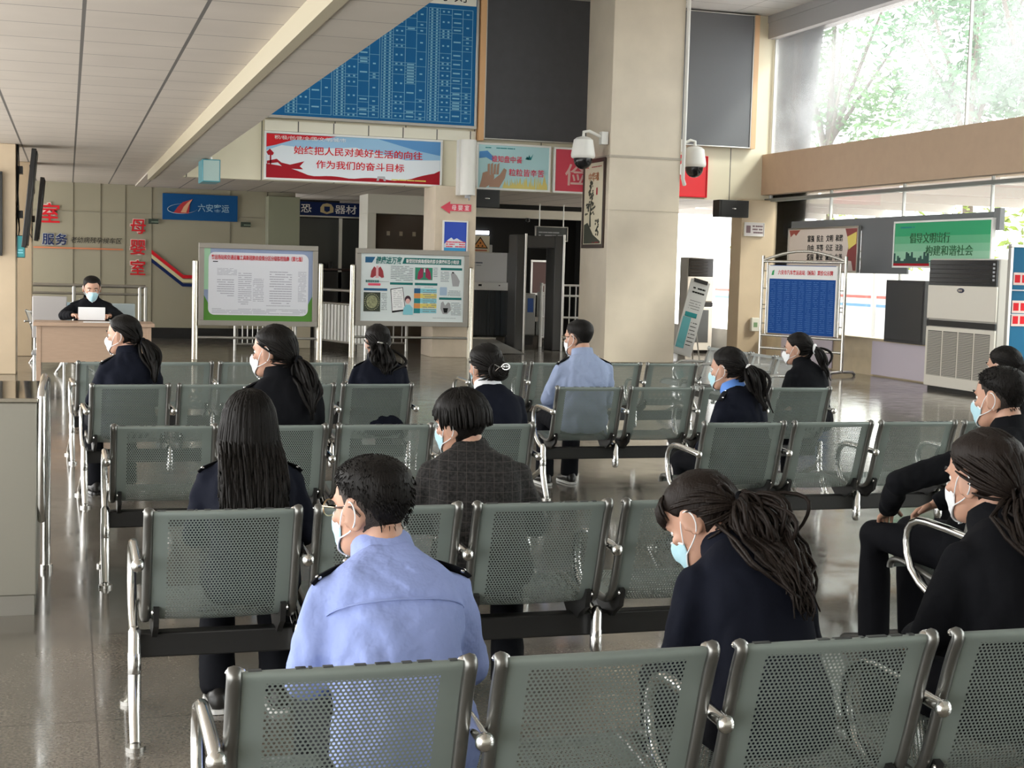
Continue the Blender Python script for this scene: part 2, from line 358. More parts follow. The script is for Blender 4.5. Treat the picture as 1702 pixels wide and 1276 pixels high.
# red slogan banner
def wave(x0, x1, f, n=24, base=0): return [(x0 + (x1 - x0) * i / n, f(i / n)) for i in range(n + 1)] + [(x1, base), (x0, base)]
t = board('slogan_banner', 'long red and sky blue slogan banner with red letters on back wall', 'banner', 3.23, YF - .08, 3.04, 3.17, .83, mat('banner_sky', (.30, .52, .74), .5), white_paint, fw=.035, depth=.07)
g = mat('banner_gradient', (.72, .78, .84), .5)
MB().prism([(.04, .06), (3.13, .06), (3.13, .47), (2.5, .44), (1.6, .62), (.8, .56), (.3, .60), (.04, .5)], -.003, -.001).build('cloud_field', g, t, 0)
MB().prism([(2.0, .79), (3.13, .79), (3.13, .55), (2.7, .62)], -.003, -.001).build('blue_sky', mat('banner_deep_sky', (.09, .28, .58), .5), t, 0)
MB().prism([(.04, .79), (1.25, .79), (1.0, .73), (.5, .70), (.2, .60), (.04, .56)], -.004, -.002).build('red_corner', red, t, 0)
MB().prism(wave(.04, 3.13, lambda u: -.0 + .07 + .20 * max(0, .28 - u) / .28 + .035 * abs(math.sin(u * 13)) + .20 * max(0, u - .82) / .18, 30, .035), -.005, -.003).build('red_hills', dkred, t, 0)
rb = MB().prism([(.05, .32), (.22, .36), (.30, .30), (.45, .27), (.70, .34), (.62, .25), (.68, .20), (.5, .20), (.33, .22), (.24, .30), (.05, .27)], -.006, -.004)
rb.box(.10, .125, -.006, -.004, .2, .42).prism([(.04, .47), (.10, .53), (.17, .46), (.15, .42), (.07, .42)], -.006, -.004); rb.build('ribbon', dkred, t, 0)
MB().prism([(1.98, .06), (2.0, .14), (2.13, .14), (2.15, .06), (2.11, .06), (2.10, .10), (2.03, .10), (2.02, .06)], -.007, -.005).build('gate_tower', greyp, t, 0)
text('slogan', '始终把人民对美好生活的向往', t, 1.66, -.006, .53, .15, red, 2.30, .012)
text('slogan', '作为我们的奋斗目标', t, 1.69, -.006, .30, .15, red, 1.58, .012)
text('top_line', '积/极/创/建/全/国/文/明/城/市', t, .80, -.012, .732, .075, white, 1.30)
s = MB(); dashes(s, 2.25, 3.02, .07, .11, 1, -.008, .5, 5); s.build('small_print', yellow, t, 0)
# wheat poster
t = board('wheat_poster', 'pale blue poster of cupped hands holding grain over wheat field', 'poster', 7.04, YF - .07, 3.03, 1.41, .84, mat('poster_sky', (.42, .66, .70), .45), white_paint, fw=.035, depth=.06)
a = MB(); rr = random.Random(8)
for i in range(70):
    x = rr.uniform(.5, 1.34); h = rr.uniform(.08, .33) * (.4 + .6 * (x - .4)); a.prism([(x - .02, .04), (x + .02, .04), (x + rr.uniform(-.03, .03), .04 + h)], -.004 - i * 1e-5, -.002)
a.build('wheat', mat('wheat_print', (.68, .58, .20), .5), t, 0)
a = MB().prism([(.06, .04), (.18, .04), (.30, .12), (.34, .22), (.33, .30), (.26, .27), (.20, .33), (.12, .30), (.10, .18)], -.006, -.004)
a.prism([(.24, .05), (.44, .05), (.54, .22), (.57, .37), (.52, .40), (.44, .28), (.34, .20), (.26, .12)], -.007, -.005)
for k in range(4): a.prism([(.21 + k * .055, .28), (.255 + k * .055, .28), (.25 + k * .06, .47 + .02 * (k % 2)), (.21 + k * .06, .46)], -.008 - k * .0004, -.006)
a.build('cupped_hands', mat('hand_print', (.42, .26, .19), .5), t, 0)
MB().prism([(.05, .68), (.2, .70), (.33, .58), (.30, .52), (.18, .58), (.05, .56)], -.006, -.003).build('blue_ribbon', mat('ribbon_blue', (.06, .25, .58), .5), t, 0)
text('verse', '谁知盘中餐', t, .57, -.008, .56, .13, pink, .58, .01); text('verse', '粒粒皆辛苦', t, .95, -.008, .33, .14, pink, .68, .01)
s = MB(); dashes(s, .16, .72, .74, .77, 1, -.005, .6, 3); s.prism([(.92, .58), (.95, .63), (.97, .57), (.99, .66), (1.02, .61), (1.07, .68), (1.03, .57)], -.005, -.003); s.build('small_print', teal, t, 0)
# two red posters
t = board('red_poster', 'red poster with large pale character left of the beige pillar', 'poster', 8.51, YF - .07, 3.03, 1.0, .83, mat('poster_red', (.62, .06, .10), .45), white_paint, fw=.035, depth=.06, group='red posters on the fascia')
text('character', '俭', t, .43, -.004, .34, .42, mat('faded_white', (.70, .45, .42), .5), None, .01)
t = board('red_poster', 'plain red poster right of the beige pillar below the dome camera', 'poster', 10.55, YF - .07, 3.06, 1.04, .78, mat('poster_bright_red', (.72, .03, .04), .4), red, fw=.02, depth=.06, group='red posters on the fascia')
MB().prism([(.35, .50), (.62, .72), (.78, .76), (.60, .60), (.50, .40)], -.004, -.001).build('swoosh', white, t, 0)
# dark LED screens in frames
t = board('display_screen', 'large dark switched-off screen with orange wooden edge beside the timetable', 'screen', 7.14, YF - .14, 3.93, 2.31, 2.6, grey_lcd, steel, fw=.02, depth=.14, group='dark wall screens')
MB().box(-.10, 0, -.02, .14, -.03, 2.6).build('wooden_edge', wood_orange, t, label='orange wooden edge strip')
t = board('display_screen', 'dark grey switched-off screen between the beige pillar and window', 'screen', 10.4, YF - .14, 4.02, 2.02, 2.5, mat('grey_screen', (.12, .125, .135), .5), steel, fw=.02, depth=.14, group='dark wall screens')
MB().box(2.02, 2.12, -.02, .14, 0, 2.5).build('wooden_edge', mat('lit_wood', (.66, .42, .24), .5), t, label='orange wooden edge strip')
# white round duct between the posters
d = MB().cyl((0, 0, 0), (0, 0, .97), .135, 24); d.box(-.17, -.10, .02, .19, 0, .97)
t = d.build('duct', offwhite, None, label='white upright round duct between slogan banner and wheat poster', cat='duct', loc=(6.76, 24.86, 2.89), smooth=40)
MB().cyl((0, 0, -.05), (0, 0, 0), .05).cyl((.03, 0, -.09), (.03, 0, -.04), .015).build('drain_end', greyp, t)
# speakers
for X, lab, w in ((6.96, 'black wall speaker beside the peach pillar under the wheat poster', .47), (11.70, 'black wall speaker above the corner pillar by the window', .62)):
    t = MB().box(0, w, 0, .28, 0, .32).build('speaker', black_paint, None, bevel=.01, label=lab, cat='speaker', group='wall speakers', loc=(X, 25.0 if X > 8 else 25.1, 2.70))
    MB().box(w * .08, w * .92, -.008, .0, .02, .30).build('grille', mat('speaker_cloth', (.02, .02, .02), .8), t)
    MB().ell((w * .5, -.01, .16), (.045, .004, .012)).build('badge', chrome, t)
# arrow, blue poster and framed notice on the peach pillar
t = tag(MB().prism([(0, .08), (.17, .19), (.17, .145), (.56, .145), (.56, .02), (.17, .02), (.17, -.03)], -.01, 0).build('arrow_sign', mat('arrow_red', (.66, .06, .10), .5), None, loc=(6.32, 25.035, 2.59)), 'red arrow sign pointing left on the peach pillar', 'sign')
text('lettering', '母 婴 室', t, .36, -.012, .083, .10, white, .34)
t = board('poster_lightbox', 'small bright blue mountain poster in white frame on peach pillar', 'poster', 6.36, 25.0, 1.84, .46, .60, mat('poster_cobalt', (.02, .07, .48), .35), white_paint, fw=.025, depth=.045)
MB().prism([(.03, .18), (.10, .26), (.16, .30), (.20, .26), (.26, .29), (.33, .25), (.42, .22), (.42, .12), (.03, .12)], -.004, -.001).build('mountain', pale, t, 0)
MB().prism([(.03, .12), (.42, .12), (.42, .03), (.03, .03)], -.003, -.001).build('lake', mat('lake_print', (.06, .35, .66), .5), t, 0)
s = MB(); dashes(s, .06, .42, .12, .24, 3, -.006, .5, 12); s.build('small_print', pink, t, 0)
# hanging sign box under the soffit
t = thing('hanging_sign', 'small teal box sign hanging on rods from the soffit', 'sign', (1.83, 20.1, 2.66))
MB().box(-.12, .12, -.3, .3, 0, .30).build('box', mat('teal_box', (.05, .22, .26), .4), t, bevel=.008)
MB().box(-.105, .105, -.304, -.3, .015, .285).build('face', mat('grey_green_face', (.30, .40, .38), .4), t)
for yy in (-.2, .2): MB().cyl((0, yy, .3), (0, yy, .32 + (.0)), .012).cyl((0, yy, .3), (0, yy, .33), .02).build('rod', white_paint, t)
# dome cameras on the pillar
def dome(X, Y, Z, sx, label):
    t = thing('dome_camera', label, 'camera', (X, Y, Z), 0, 'dome cameras on the beige pillar')
    MB().tube([(0, 0, -.02), (0, 0, 0), (0, 0, .04), (0, 0, .30), (0, 0, .34), (0, 0, .36)], [.19, .21, .215, .17, .12, .05], 24).build('housing', offwhite, t)
    b = MB(); b.ell((0, 0, -.04), (.165, .165, .17), 20, 12); b.build('dome', black_gloss, t)
    MB().tube([(0, 0, .34), (0, 0, .44), (.1 * sx, 0, .46), (.33 * sx, 0, .36)], .028, 10).box(*(sorted((.30 * sx, .42 * sx))), -.07, .07, .24, .46).build('bracket', offwhite, t, bevel=.005)
dome(8.64, 23.92 + .2, 3.60, 1.05, 'white dome camera on left side of beige pillar above picture')
dome(10.85, 24.3, 3.56, -.9, 'white dome camera on right side of beige pillar')
c = MB().tube([(10.49, 23.97, 6.5), (10.49, 23.97, 3.3), (10.56, 24.05, 3.2)], .035, 10)
tag(c.build('conduit', offwhite, None), 'white vertical cable conduit on right edge of beige pillar', 'conduit')
# framed brush painting on the pillar's left face
t = board('framed_picture', 'tall ink picture of rock and plant in dark frame on pillar', 'picture', 9.08, 25.27, 2.03, 1.12, 1.60, mat('rice_paper', (.66, .60, .45), .6), mat('dark_frame', (.04, .022, .015), .4), rz=rad(-90), fw=.07, depth=.02)
a = MB().prism([(.10, .42), (.28, .46), (.58, .24), (.95, .12), (.95, .08), (.10, .08)], -.004, -.001)
a.prism([(.38, .38), (.46, .38), (.43, .6), (.48, .85), (.42, .85), (.38, .6)], -.005, -.002); rr = random.Random(3)
for i in range(60):
    z = rr.uniform(.6, 1.2); w = .22 * (1.25 - z) / .6 + .04; x = .42 + rr.uniform(-w, w); s = rr.uniform(.02, .05)
    a.prism([(x - s, z), (x, z + s * .7), (x + s, z + .2 * s), (x, z - s * .6)], -.006 - i * 1e-5, -.003)
for i in range(20):
    x = .78 + rr.uniform(-.08, .08); z = rr.uniform(.22, .5); a.prism([(x - .03, z), (x, z + .03), (x + .03, z), (x, z - .02)], -.006 - i * 1e-5, -.003)
a.build('ink_plant', mat('ink', (.045, .05, .035), .7), t, 0)
text('title', '中华魂', t, .55, -.008, 1.28, .17, mat('brick_ink', (.45, .16, .06), .5), .55)
s = MB(); dashes(s, .12, .95, 1.44, 1.47, 1, -.004, .5, 3); dashes(s, .55, .9, .09, .11, 1, -.004, .5, 3); s.rect(.70, .76, .95, 1.08, -.004); s.build('small_print', dkred, t, 0)

# ================================================================ glazed wall lettering
def letters(body, label, X0, Y, Z0, w, h, m, rim, vertical=False):
    t = thing('wall_lettering', label, 'lettering', (X0, Y, Z0))
    n = len(body)
    for i, ch in enumerate(body):
        z = h * (1 - (i + .5) / n) if vertical else h / 2; x = w / 2 if vertical else w * (i + .5) / n
        sz = (h / n * .78 if vertical else min(h, w / n) * 1.0)
        text('outline', ch, t, x, -.004, z, sz, rim, None, .055, .002); text('character', ch, t, x, -.010, z, sz, m, None, .012, .002)
    return t
halo = mat('pink_halo', (.80, .60, .55), .5)
letters('母婴室', 'three red characters stacked vertically on the glazed wall', 1.18, 30.42, 1.22, .36, 1.26, red, halo, True)
letters('室', 'single large red character high on glazed wall by the screens', -.56, 30.42, 2.26, .42, .42, red, halo)
letters('服务', 'two dark blue characters above the orange stripe on glazed wall', -.50, 30.42, 1.84, .5, .24, navy, mat('grey_halo', (.42, .44, .46), .5))
t = thing('wall_lettering', 'black handwritten characters above the orange stripe on glazed wall', 'lettering', (.02, 30.42, 1.84))
text('character', '老幼病残孕候车区', t, .52, -.006, .12, .13, black, 1.0, 0, .002, shear=.2)
tag(MB().box(-.66, 1.07, 30.40, 30.42, 1.775, 1.805).build('stripe', mat('orange_stripe', (.60, .20, .09), .5)), 'thin orange stripe under the lettering on glazed wall', 'stripe')
t = thing('wall_stripe', 'red cream and blue bent stripe running down the glazed wall', 'stripe', (1.63, 30.40, 1.08))
for k, (mm, nm) in enumerate(((red, 'red_band'), (mat('cream_band', (.66, .60, .36), .5), 'cream_band'), (navy, 'blue_band'))):
    o = .20 - k * .085; MB().prism([(0, .50 + o - .06), (.62, .02 + o - .06), (3.0, .02 + o - .06), (3.0, .085 + o - .06), (.64, .085 + o - .06), (0, .58 + o - .06)], 0, .02).build(nm, mm, t, 0)
# blue company sign
t = thing('company_sign', 'blue sign with white ring and red sail emblem on glazed wall', 'sign', (1.84, 30.39, 2.43))
MB().box(0, 1.51, 0, .06, 0, .53).build('panel', mat('sign_blue', (.012, .09, .26), .45), t, bevel=.004)
ring = []
for i in range(40):
    a0 = rad(40 + 285 * i / 39); ring.append((.40 + .30 * math.cos(a0) * 1.0, -.006, .21 + .095 * math.sin(a0)))
MB().tube([(.40 + .30 * math.cos(rad(95 + 250 * i / 39)), -.004, .23 + .10 * math.sin(rad(95 + 250 * i / 39)) + .06 * math.cos(rad(95 + 250 * i / 39)) * .3) for i in range(40)], [.004 + .012 * math.sin(math.pi * i / 39) for i in range(40)], 8, flat=(1, .4)).build('ring', mat('ring_white', (.62, .70, .78), .5), t)
MB().prism([(.21, .13), (.30, .26), (.40, .36), (.60, .43), (.54, .33), (.53, .20), (.52, .13)], -.012, -.006).build('sail', mat('sail_red', (.50, .03, .04), .5), t, 0)
MB().prism([(.36, .15), (.42, .27), (.50, .36), (.59, .425), (.52, .30), (.47, .15)], -.015, -.010).build('sail_flame', mat('sail_peach', (.75, .42, .25), .5), t, 0)
text('lettering', '六安客运', t, 1.02, -.004, .26, .17, mat('sign_pale', (.30, .50, .66), .5), .64, .012)
for X0, w in ((1.56, .20), (3.42, .20)):
    t = MB().box(0, w, 0, .05, 0, .10).build('door_closer', mat('dark_green_fitting', (.03, .05, .035), .5), None, bevel=.004, label='dark glass-door patch fitting %s the blue company sign' % ('left of' if X0 < 2 else 'right of'), cat='door fitting', group='glass door fittings', loc=(X0, 30.37, 2.33))
    MB().box(.06, w, -.008, 0, .03, .05).build('plate', mat('pale_green_fitting', (.2, .26, .2), .5), t)
# anti-terror equipment sign and shelf in the dark alcove
t = thing('equipment_sign', 'navy sign with white characters and gold badge over dark alcove', 'sign', (4.45, 31.0, 2.64))
MB().box(0, 1.76, 0, .1, 0, .29).build('panel', navy, t, bevel=.004); MB().box(0, 1.76, -.01, .1, -.03, 0).build('lower_edge', steel, t)
text('lettering', '反恐', t, .30, -.004, .15, .20, white, .46, .01); text('lettering', '器材', t, 1.27, -.004, .15, .20, white, .48, .01)
MB().prism([(.72, .08), (.86, .04), (1.0, .08), (1.0, .18), (.95, .25), (.86, .27), (.77, .25), (.72, .18)], -.02, 0).build('badge', mat('badge_gold', (.55, .45, .25), .4, .4), t)
MB().prism([(.80, .11), (.86, .08), (.92, .11), (.92, .20), (.80, .20)], -.03, -.02).build('badge_shield', navy, t, 0)
t = thing('equipment_cabinet', 'dark steel-framed equipment cabinet with dark glass under navy sign', 'cabinet', (4.45, 31.1, 0))
MB().box(0, 1.75, .5, .55, 0, 2.6).build('back_panel', mat('cabinet_grey', (.045, .048, .045), .3), t)
MB().box(1.15, 1.22, 0, .06, 0, 2.6).box(1.68, 1.75, 0, .06, 0, 2.6).build('post', steel, t)
MB().box(0, 1.75, 0, .5, 1.48, 1.52).box(0, 1.75, 0, .5, .75, .8).build('shelf', mat('dark_shelf', (.06, .035, .03), .4), t)
MB().box(0, 1.75, -.02, 0, 0, .78).box(0, 1.75, .0, .02, .8, 1.45).build('front_panel', black_gloss, t)
for k, (x, w, h) in enumerate(((.58, .15, .17), (.80, .2, .12), (1.0, .12, .15))):
    tag(MB().tube([(0, 0, 0), (0, 0, h * .5), (0, 0, h * .85), (0, 0, h)], [w / 2, w / 2 * 1.05, w / 2 * .8, w / 5], 14).build('helmet', black_paint, None, loc=(4.45 + x, 31.3, 1.521)), ('black round helmet at left end of alcove shelf', 'low wide black helmet in middle of alcove shelf', 'small black helmet by steel post on alcove shelf')[k], 'helmet', 'black helmets on the alcove shelf')
# ================================================================ waiting benches
SEATW, PITCH = .455, .545
prof = [(.030, .775), (.012, .795), (-.006, .80), (-.012, .788), (.0, .76), (.018, .71), (.042, .63), (.066, .55), (.088, .485), (.115, .435), (.16, .412), (.23, .41), (.34, .425), (.46, .438), (.53, .436), (.562, .42), (.57, .395)]
def smooth_prof(p, k=3):
    out = []
    for i in range(len(p) - 1):
        a, b, c, d = p[max(i - 1, 0)], p[i], p[i + 1], p[min(i + 2, len(p) - 1)]
        for q in range(k):
            t = q / k; out.append(tuple(.5 * (2 * b[e] + (c[e] - a[e]) * t + (2 * a[e] - 5 * b[e] + 4 * c[e] - d[e]) * t * t + (3 * b[e] - a[e] - 3 * c[e] + d[e]) * t ** 3) for e in (0, 1)))
    return out + [p[-1]]
PR = smooth_prof(prof)
vl = [0]
for i in range(1, len(PR)): vl.append(vl[-1] + math.hypot(PR[i][0] - PR[i - 1][0], PR[i][1] - PR[i - 1][1]))
perf = perforated_mat('perforated_green_steel', (.215, .255, .24), SEATW, vl[-1])
perf_l = perforated_mat('perforated_pale_steel', (.34, .36, .35), SEATW, vl[-1])
edge_chip = mat('chipped_edge_paint', (.05, .055, .055), .6)
def make_bench(label, sheet, n=4, group=None):
    t = thing('waiting_bench', label, 'bench', (0, 0, 0), 0, group)
    Lx = n * PITCH + .03
    MB().box(0.03, Lx - .03, .20, .26, .268, .352).build('beam', black_paint, t, bevel=.006)
    for i in range(n):
        x0 = .015 + PITCH * i + (PITCH - SEATW) / 2; mb = MB(); nx = 6
        for j, (y, z) in enumerate(PR):
            for k in range(nx + 1):
                u = k / nx; dish = .012 * (1 - (2 * u - 1) ** 2) * (1 if .05 < vl[j] < .85 else 0)
                mb.v.append((x0 + SEATW * u, y - dish * (1 if z > .45 else 0), z - dish * (1 if z <= .45 else 0) * .6)); mb.uv[len(mb.v) - 1] = (u * SEATW, vl[j])
        for j in range(len(PR) - 1):
            for k in range(nx): a = j * (nx + 1) + k; mb.f.append((a, a + 1, a + nx + 2, a + nx + 1)); mb.m.append(0)
        se = mb.build('seat', sheet, t, 180)
        for sg in (0, 1):
            x = x0 + (SEATW + .012 if sg else -.012)
            MB().tube([(x, y, z) for y, z in PR[5:]], .016, 8, flat=(1, .8), up=(1, 0, 0)).build('side_rail', dark_chrome, se, 60)
            MB().ell((x + (-.004 if sg else .004), .004, .797), (.021, .016, .011), 10, 6).build('corner_cap', chrome, se)
            bx = x0 + (SEATW - .02 if sg else .02)
            b = MB().prism([(.0, .0), (.0, .0)], 0, 0) if 0 else MB()
            pts = [(.10, .47), (.075, .46), (.09, .40), (.14, .37), (.17, .345), (.29, .345), (.36, .40), (.40, .425), (.30, .415), (.17, .405), (.12, .43)]
            b.prism(pts, -.009, .009); b.v = [(bx + yy, xx, zz) for xx, yy, zz in b.v]; b.build('bracket', black_paint, se, 40)
            MB().ell((bx + (.012 if sg else -.012), .085, .45), (.006, .009, .009), 8, 6).build('bolt', chrome, se)
        if i % 2 == 0:
            ch = MB(); rr = random.Random(i * 7 + 3)
            for q in range(14):
                xx = x0 + rr.uniform(.01, SEATW - .03); w = rr.uniform(.006, .03); ch.box(xx, xx + w, -.0085, .004, .7995, .8022)
            ch.build('worn_edge', edge_chip, se, 0)
    for i in range(n + 1):
        x = .015 + PITCH * i
        a = MB().tube([(x, -.015, .628), (x, .0, .63), (x, .12, .637), (x, .26, .64), (x, .32, .637), (x, .37, .618), (x, .398, .585), (x, .405, .54), (x, .395, .49), (x, .36, .43), (x, .29, .385), (x, .22, .36), (x, .17, .35)], .0165, 12).build('armrest', chrome, t, 60)
        MB().ell((x, -.018, .628), (.0215, .016, .0215), 12, 8).build('end_cap', chrome, a)
        MB().tube([(x, .165, .385), (x, .165, .372), (x, .165, .30), (x, .165, .298), (x, .165, .225), (x, .165, .21)], [.012, .021, .021, .0225, .0225, .016], 12).build('sleeve', chrome, a)
    for x in (.015, .015 + PITCH * n):
        for pts in ([(x, .165, .23), (x, .155, .17), (x, .115, .09), (x, .065, .02)], [(x, .165, .25), (x, .21, .19), (x, .36, .13), (x, .52, .06), (x, .58, .02)]):
            l = MB().tube(pts, [.022, .022, .020, .018] if len(pts) == 4 else .019, 12).build('leg', chrome, t, 60)
            MB().cyl((x, pts[-1][1], 0), (x, pts[-1][1], .014), .032, 16).cyl((x, pts[-1][1], .014), (x, pts[-1][1], .026), .018, 12).build('foot', steel, l)
    return t
b0 = make_bench('green perforated four-seat bench nearest the camera, man in blue shirt on it', perf)
b0.location = (.265, 2.81, 0)
BG = 'green perforated four-seat benches'; b0['group'] = BG
for X, Yb, rz, lab in ((.20, 4.70, 0, 'green bench on the left directly before the nearest one, long-haired woman on it'),
                       (.165, 7.15, 0, 'left green bench seating woman with ponytail and woman with bun'),
                       (.10, 9.52, .06, 'left green bench fourth from the camera, woman with silver hair clip on it'),
                       (.03, 11.62, .06, 'left empty green bench farthest from the camera before the desk'),
                       (3.27, 4.70, 0, 'right green bench in second row, short-haired man in black seated on it'),
                       (3.26, 7.15, 0, 'right green bench with two empty seats beside the white-tied ponytail woman'),
                       (3.19, 9.42, .0, 'right green bench under the man in pale blue shirt'),
                       (3.26, 11.9, .02, 'right empty green bench farthest from the camera, before beige pillar')):
    c = copy_tree(b0); c.location = (X, Yb, 0); c.rotation_euler = (0, 0, rz); c['label'] = lab
p0 = make_bench('pale grey bench facing left in front of the beige pillar', perf_l); p0.location = (6.85, 12.6, 0); p0.rotation_euler = (0, 0, rad(90)); p0['group'] = 'pale grey four-seat benches'
c = copy_tree(p0); c.location = (-.60, 22.95, 0); c.rotation_euler = (0, 0, rad(-80)); c['label'] = 'pale grey bench seen end-on beside the left pillar and desk'
# ================================================================ desk at the front
DY = 17.0
t = thing('desk', 'pale wooden desk with front panel where the masked man sits', 'desk', (-.37, DY, 0))
MB().box(0, 1.32, -.05, .62, .83, .87).build('top', wood_desk, t, bevel=.005)
MB().box(.06, 1.26, .0, .02, .42, .83).build('front_panel', wood_desk, t)
for x in (.035, 1.235): MB().box(x, x + .05, -.01, .56, 0, .83).build('side_panel', wood_desk, t, bevel=.003)
tag(MB().box(0, .30, 0, .21, 0, .004).box(.02, .26, -.005, .19, .004, .006).build('document', paper, None, loc=(.17, DY + .10, .87)), 'white sheet lying flat on the desk in front of the man', 'paper')
# chairs behind the desk
t = thing('office_chair', 'grey panel-backed chair standing behind the desk left of the man', 'chair', (-.21, 18.35, 0))
MB().box(-.20, .20, 0, .03, .62, 1.13).build('backrest', mat('grey_backrest', (.36, .34, .33), .45), t, bevel=.012)
MB().box(-.20, .20, -.45, 0, .44, .48).build('seat', mat('grey_seat', (.25, .25, .25), .5), t, bevel=.012)
MB().box(.20, .24, -.01, .04, .55, 1.06).build('side_edge', mat('blue_grey_edge', (.22, .29, .32), .4), t)
for x in (-.17, .17):
    for y in (-.42, 0): MB().cyl((x, y, 0), (x, y, .62 if y == 0 else .44), .014).build('leg', chrome, t)
t = thing('office_chair', 'grey chair behind the desk on right side of the seated man', 'chair', (.66, 18.55, 0))
MB().box(-.22, .14, 0, .03, .60, 1.05).build('backrest', mat('blue_grey_back', (.30, .345, .35), .45), t, bevel=.012)
MB().box(-.22, .14, -.45, 0, .44, .48).build('seat', MATS['grey_seat'], t, bevel=.012)
MB().tube([(.2, .02, .72), (.2, -.2, .73), (.2, -.36, .70), (.2, -.38, .48)], .02, 8).build('armrest', chrome, t)
for x in (-.19, .12):
    for y in (-.42, 0): MB().cyl((x, y, 0), (x, y, .60 if y == 0 else .44), .014).build('leg', chrome, t)
# railing in front of the glazed wall
def railing(label, X0, X1, Y, H, posts, rails, bars=0, r=.03, rz=0, base=0, name='railing', m=steel):
    t = thing(name, label, 'railing', (X0, Y, 0), rz); w = X1 - X0
    for z in rails: MB().cyl((0, 0, z), (w, 0, z), r * (1 if z == rails[0] else .7), 10).build('rail', m, t)
    for p in posts: MB().cyl((p * w, 0, 0), (p * w, 0, rails[0]), r, 10).build('post', m, t)
    if bars:
        b = MB()
        for k in range(bars): x = w * (k + .5) / bars; b.cyl((x, 0, rails[-1]), (x, 0, rails[0]), r * .4, 6)
        b.build('bars', m, t)
    return t
railing('steel handrail with upright posts behind the desk man', -1.2, 1.42, 28.5, 1.1, (.0, .50, .96, 1), (1.08, .93, .45), r=.035)
railing('steel barrier with thin bars below the white health poster', 5.15, 6.15, 26.8, .9, (0, 1), (.75, .15), 6, r=.03)
railing('steel barrier with many bars behind first notice board stand', 2.9, 4.0, 26.5, .6, (0, 1), (.55, .12), 12, r=.025)
# short slatted gate between the two notice boards
t = thing('barrier_gate', 'white slatted barrier gate with steel posts between the notice boards', 'gate', (4.55, 27.6, 0), rad(-74))
for x in (0, 2.1): MB().cyl((x, 0, 0), (x, 0, 1.12), .04, 12).build('post', steel, t)
MB().cyl((-.1, 0, 1.13), (2.15, 0, 1.13), .03, 10).build('top_rail', steel, t); MB().cyl((0, 0, .88), (2.1, 0, .88), .02, 10).cyl((0, 0, .18), (2.1, 0, .18), .02, 10).build('rail', steel, t)
b = MB()
for k in range(14): x = .12 + k * .14; b.box(x, x + .09, -.012, .012, .16, .86)
b.build('slats', mat('slat_white', (.62, .62, .58), .5), t, bevel=.003)
# ================================================================ notice board stands
def stand(X, Y, w, label, zb=.56, zt=1.90):
    t = thing('notice_board', label, 'notice board', (X, Y, 0), 0, 'notice boards on steel posts')
    for x in (0, w): MB().tube([(x, 0, 0), (x, 0, .01), (x, 0, 1.60), (x, 0, 1.62)], [.055, .048, .048, .02], 14).build('post', mat('warm_steel', (.72, .68, .58), .25, .9), t)
    MB().cyl((0, 0, .36), (w, 0, .36), .022, 10).build('cross_bar', steel, t)
    f = MB(); d = (-.06, .06); q = .085
    f.box(.05, w - .05, *d, zb, zb + q).box(.05, w - .05, *d, zt - q, zt).box(.05, .05 + q, *d, zb + q, zt - q).box(w - .05 - q, w - .05, *d, zb + q, zt - q); f.build('frame', mat('board_frame', (.36, .335, .30), .4, .5), t, bevel=.006)
    return t, .05 + q, w - .05 - q, zb + q, zt - q
t, x0, x1, z0, z1 = stand(1.98, 24.0, 2.04, 'notice board with red heading and grey table on green-edged sheet')
p = MB().box(x0, x1, -.03, .03, z0, z1).build('sheet', mat('sheet_lilac_blue', (.30, .36, .52), .4), t)
gs = MB().prism(wave(x0, x1, lambda u: z0 + .13 + .28 * max(0, abs(u - .5) - .42) / .08 + .01 * math.sin(u * 40), 40, z0), -.034, -.030); gs.build('grass_edge', mat('grass_print', (.10, .26, .05), .5), t, 0)
MB().rect(x0, x0 + .10, z0 + .5, z1, -.031, .002).build('green_edge', ltgreen, t, 0)
def rrect(a, b, c, d, r, n=5): return [(cx + r * math.cos(rad(s + 90 * k / n)), cz + r * math.sin(rad(s + 90 * k / n))) for cx, cz, s in ((b - r, d - r, 0), (a + r, d - r, 90), (a + r, c + r, 180), (b - r, c + r, 270)) for k in range(n + 1)]
MB().prism(rrect(x0 + .07, x1 - .07, z0 + .09, z1 - .06, .10), -.038, -.030).build('white_field', mat('field_white', (.70, .71, .76), .5), t, 0)
text('heading', '客运场站和交通运输工具新冠肺炎疫情分区分级防控指南（第七版）', t, 1.01, -.042, z1 - .14, .085, red, 1.52, .012)
s = MB(); W0 = x0 + .16
for (a, b, c, d, rows, sd) in ((.10, .42, .80, .93, 6, 1), (.10, .38, .42, .74, 8, 2), (.44, .66, .28, .86, 16, 3), (.68, .86, .34, .76, 14, 4), (.95, 1.32, .30, .90, 14, 5), (1.42, 1.56, .35, .90, 22, 6), (.02, 1.56, .12, .22, 4, 7), (.9, 1.3, .26, .29, 1, 8)):
    dashes(s, W0 + a - .05, W0 + b - .05, z0 + c * .92, z0 + d * .92, rows, -.0385, .36, sd)
s.build('small_print', mat('faint_print', (.40, .40, .46), .6), t, 0)
s = MB(); s.rect(x0 + .14, x0 + .22, z1 - .22, z1 - .205, -.0385); s.build('dash', black, t, 0)
t, x0, x1, z0, z1 = stand(4.72, 24.8, 2.12, 'white health poster board with lung pictures and green headings')
w = x1 - x0; h = z1 - z0
MB().box(x0, x1, -.03, .03, z0, z1).build('sheet', mat('sheet_white', (.70, .76, .76), .4), t)
def U(u, v): return (x0 + u * w, z1 - v * h)
def R4(mb, u0, u1, v0, v1, y=-.033, m=0): a = U(u0, v1); b = U(u1, v0); return mb.rect(a[0], b[0], a[1], b[1], y, .002, m)
def PL(mb, pts, y0=-.036, y1=-.033): return mb.prism([U(*p) for p in pts], y0, y1)
